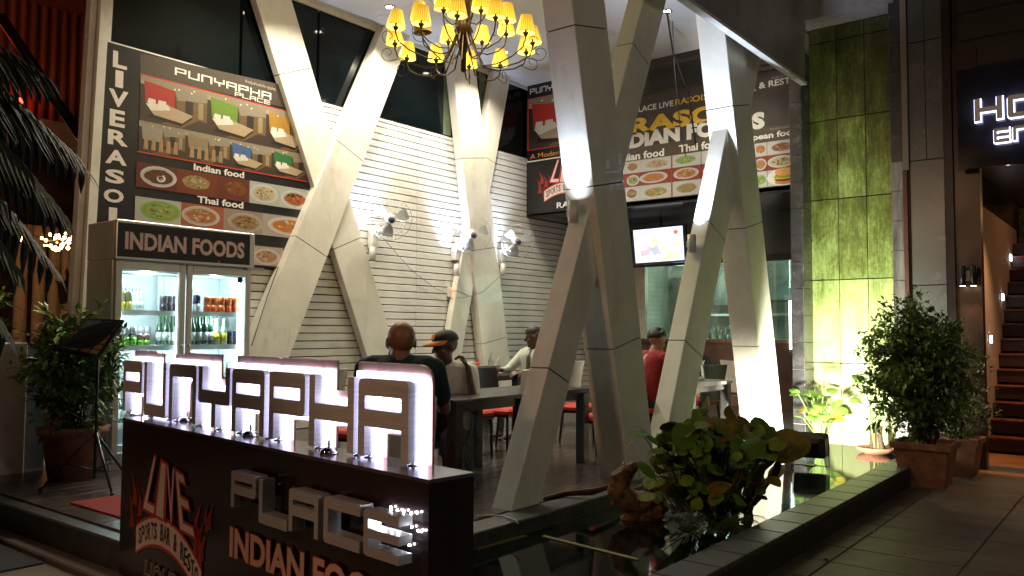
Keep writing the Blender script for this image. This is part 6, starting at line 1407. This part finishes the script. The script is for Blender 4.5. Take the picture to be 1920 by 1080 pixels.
for i in range(2):
    for j in range(4):
        for k in range(2):
            u0 = .06 + i * .48 + k * .21; v0 = .06 + j * .14; mb.col = (rnd.uniform(.25, .55), rnd.uniform(.10, .25), .05); mb.add([bl(u0, v0, .0068), bl(u0 + .18, v0, .0068), bl(u0 + .18, v0 + .11, .0068), bl(u0, v0 + .11, .0068)], [(0, 1, 2, 3)])
    mb.col = (.16, .16, .18); mb.add([bl(.06 + i * .48, .66, .0068), bl(.46 + i * .48, .66, .0068), bl(.46 + i * .48, .93, .0068), bl(.06 + i * .48, .93, .0068)], [(0, 1, 2, 3)])
mb.build('menu_page', M_PRINT, mn)
tag(MB().bbox((2.60, 4.4, .2), (3.45, 5.9, .212), .004).build('red_mat', mat('red_mat', (.24, .014, .008), .95, var=.2, vs=40, bump=.5, bs=200)), 'red entrance mat on the dark platform behind the podium', 'mat')
rg = thing('door_mat', (1.9, 5.9, 0), 'dark patterned rubber mat with a pale centre on the street', 'mat')
MB().bbox((1.35, 5.25, .0), (2.18, 6.35, .012), .004).build('mat_base', mat('rubber_mat', (.022, .022, .026), .8, bump=1, bs=45), rg); MB().bbox((1.62, 5.62, .0125), (1.92, 6.05, .015), .002).build('mat_centre', mat('mat_centre', (.16, .12, .08), .9, bump=.4), rg)
# blue pole and lantern, fairy lights, neighbour building
bpo = thing('blue_pole', (4.1, 9.0, 0), 'light blue painted pole leaning behind the corner of the building', 'pole')
a, b = ony(136, 640, 8.7), ony(157, 265, 8.7); d = (b - a) / (b.z - a.z); MB().tube([a - d * a.z, a + d * (4.6 - a.z)], .055, 10).build('pole', mat('blue_paint', (.06, .18, .28), .5, var=.2), bpo)
ng = thing('neighbour_shed', (5, 15, 0), 'neighbouring building with red lit corrugated wall above a pale beam', 'building')
M_COR = mat('corrugated_wall', (.26, .10, .08), .6, var=.3, vs=3, stretch=(3, 3, .3)); YN = 14.0
for i in range(46):
    x = 1.2 + i * .155; MB().tube([(x, YN, 4.75), (x, YN, 9.2)], .055, 6).build('corrugated_sheet', M_COR, ng)
B('wall_backing', (.5, YN + .03, 4.7), (9, YN + .2, 9.3), M_COR, ng)
B('pale_beam', (.5, YN - .2, 4.25), (7.4, YN - .0, 4.72), mat('beam_grey', (.30, .28, .27), .6), ng)
MB().hexa([(.5, 9.8, 7.4), (7, 9.8, 7.4), (7, YN, 6.6), (.5, YN, 6.6)], [(.5, 9.8, 7.46), (7, 9.8, 7.46), (7, YN, 6.66), (.5, YN, 6.66)]).build('roof_sheet', M_COR, ng)
MB().tube([onp(0, 30, (3, 11, 5), F), onp(152, 258, (3.2, 11, 5), F)], .06, 8).build('diagonal_brace', M_BLACK, ng)
for y in (10.6, 12.2): MB().tube([(.5, y, 7.25 - (y - 9.8) * .19), (7, y, 7.25 - (y - 9.8) * .19)], .05, 6).build('roof_rafter', M_BLACK, ng)
B('dark_back_wall', (.2, YN + 2, 0), (9.5, YN + 2.2, 4.7), mat('shop_back_wall', (.10, .06, .045), .7, var=.5, vs=1.6), ng)
for i, px in enumerate((38, 72, 100, 122)):
    p = ony(px, 560, YN - .2); MB().lathe((p.x, YN - .2, 0), [(.16, 0), (.16, .15), (.10, .2), (.09, 2.75), (.15, 2.85), (.17, 3.0)], 12).build('porch_column', mat('porch_white', (.42, .34, .28), .6), ng)
light('POINT', (3.2, 12.6, 5.4), 15, (1, .06, .02), .1, name='red_shop_light'); light('POINT', (4.2, 12.6, 2.4), 7, (1, .45, .16), .1, name='porch_light')
p = ony(28, 208, YN - .1); tag(MB().lathe((p.x, YN - .25, p.z - .12), [(.03, 0), (.05, .05), (.05, .25), (.02, .3)], 10).build('red_lamp', emis('red_lamp', (1, .05, .02), 9)), 'small glowing red lamp on the neighbouring balcony', 'lamp')
fl_ = thing('fairy_lights', ony(115, 450, 12), 'string of warm fairy lights hanging beyond the blue pole', 'lights')
wire = []; rnd = random.Random(12)
for k in range(44): px, py = rnd.gauss(115, 20), rnd.gauss(448, 11); px = min(142, px); p = ony(px, py, 12); MB().ell(p, rnd.uniform(.012, .03), n=6, m=4).build('bulb', emis('fairy_bulb', (1, .52, .16), 22), fl_)
for px, py in ((38, 447), (45, 463), (48, 466), (40, 449)): MB().ell(ony(px, py, 12), .03, n=6, m=4).build('bulb', MATS['fairy_bulb'], fl_)
MB().tube([ony(60, 440, 12), ony(90, 452, 12), ony(120, 448, 12), ony(150, 455, 12)], .006, 4).build('wire', M_BLACK, fl_)
ln = thing('hanging_lantern', ony(125, 545, 11.5), 'small dark hexagonal lantern hanging left of the blue pole', 'lantern'); p = ony(124, 545, 11.5)
MB().lathe(p, [(.08, -.18), (.12, .10), (.16, .12), (.03, .24), (.01, .3)], 6, sq=True).build('lantern_body', mat('lantern_brown', (.10, .04, .02), .5), ln)
# palm leaning in from the left
pm = thing('palm_tree', (-.35, 4.9, 0), 'dark palm whose fronds droop into the picture at the upper left', 'tree')
M_PALM = mat('palm_green', (.010, .022, .007), .5, var=.4)
MB().tube([(-.35, 4.9, 0), (-.38, 4.9, 1.6), (-.3, 4.9, 3.0)], [.13, .10, .09], 12).build('trunk', M_BARK, pm)
def frond(base, tip, sag, wl_, seed, nl=46):
    base, tip = V(base), V(tip); rnd = random.Random(seed); pt = lambda t: base.lerp(tip, t) + V((0, 0, 4 * sag * t * (1 - t)))
    mb = MB(); mb.tube([pt(i / 10) for i in range(11)], [.016 * (1 - i / 11) + .002 for i in range(11)], 6)
    for i in range(3, nl):
        t = i / nl; d = (pt(min(1, t + .02)) - pt(t - .02)).normalized(); s = d.cross(V((0, 0, 1))).normalized(); L2 = wl_ * math.sin(math.pi * (t * .8 + .15)) * rnd.uniform(.85, 1.1)
        for sg in (-1, 1): leaf_mesh(mb, pt(t), s * sg * .75 + d * .7 - V((0, 0, .25)), (0, 0, 1), L2, .046, .6, 3, .3)
    mb.build('frond', M_PALM, pm)
for i, (px, py, dd, sg) in enumerate(((95, 150, 4.6, .25), (130, 420, 4.8, .5), (60, 330, 4.2, .4), (40, 520, 4.4, .55), (150, 300, 5.2, .35), (10, 120, 3.9, .2), (20, 640, 4.9, .5), (110, 520, 5.4, .5), (75, 230, 4.9, .3), (170, 330, 5.6, .45), (50, 440, 5.2, .4), (5, 380, 4.4, .35))):
    frond((-.3, 4.9, 3.0), onp(px, py, EYE + F * dd, F), sg, .62, i)
for i, (x, y, z) in enumerate(((-1.8, 4.2, 3.1), (-1.4, 6.2, 2.9), (-.6, 3.4, 2.8))): frond((-.3, 4.9, 3.0), (x, y, z), .5, .45, 50 + i)
# street lamp whose light reaches the scene from the left, outside the view
sl = thing('street_lamp', (-2.6, 3.8, 0), 'tall grey street lamp with an orange lamp head by the road', 'street lamp')
MB().tube([(-2.9, 3.8, 0), (-2.9, 3.8, 4.2), (-2.4, 3.8, 4.42)], .05, 10).build('lamp_post', M_GREY, sl); MB().bbox((-2.6, 3.7, 4.36), (-2.2, 3.9, 4.46), .02).build('lamp_head', M_GREY, sl)
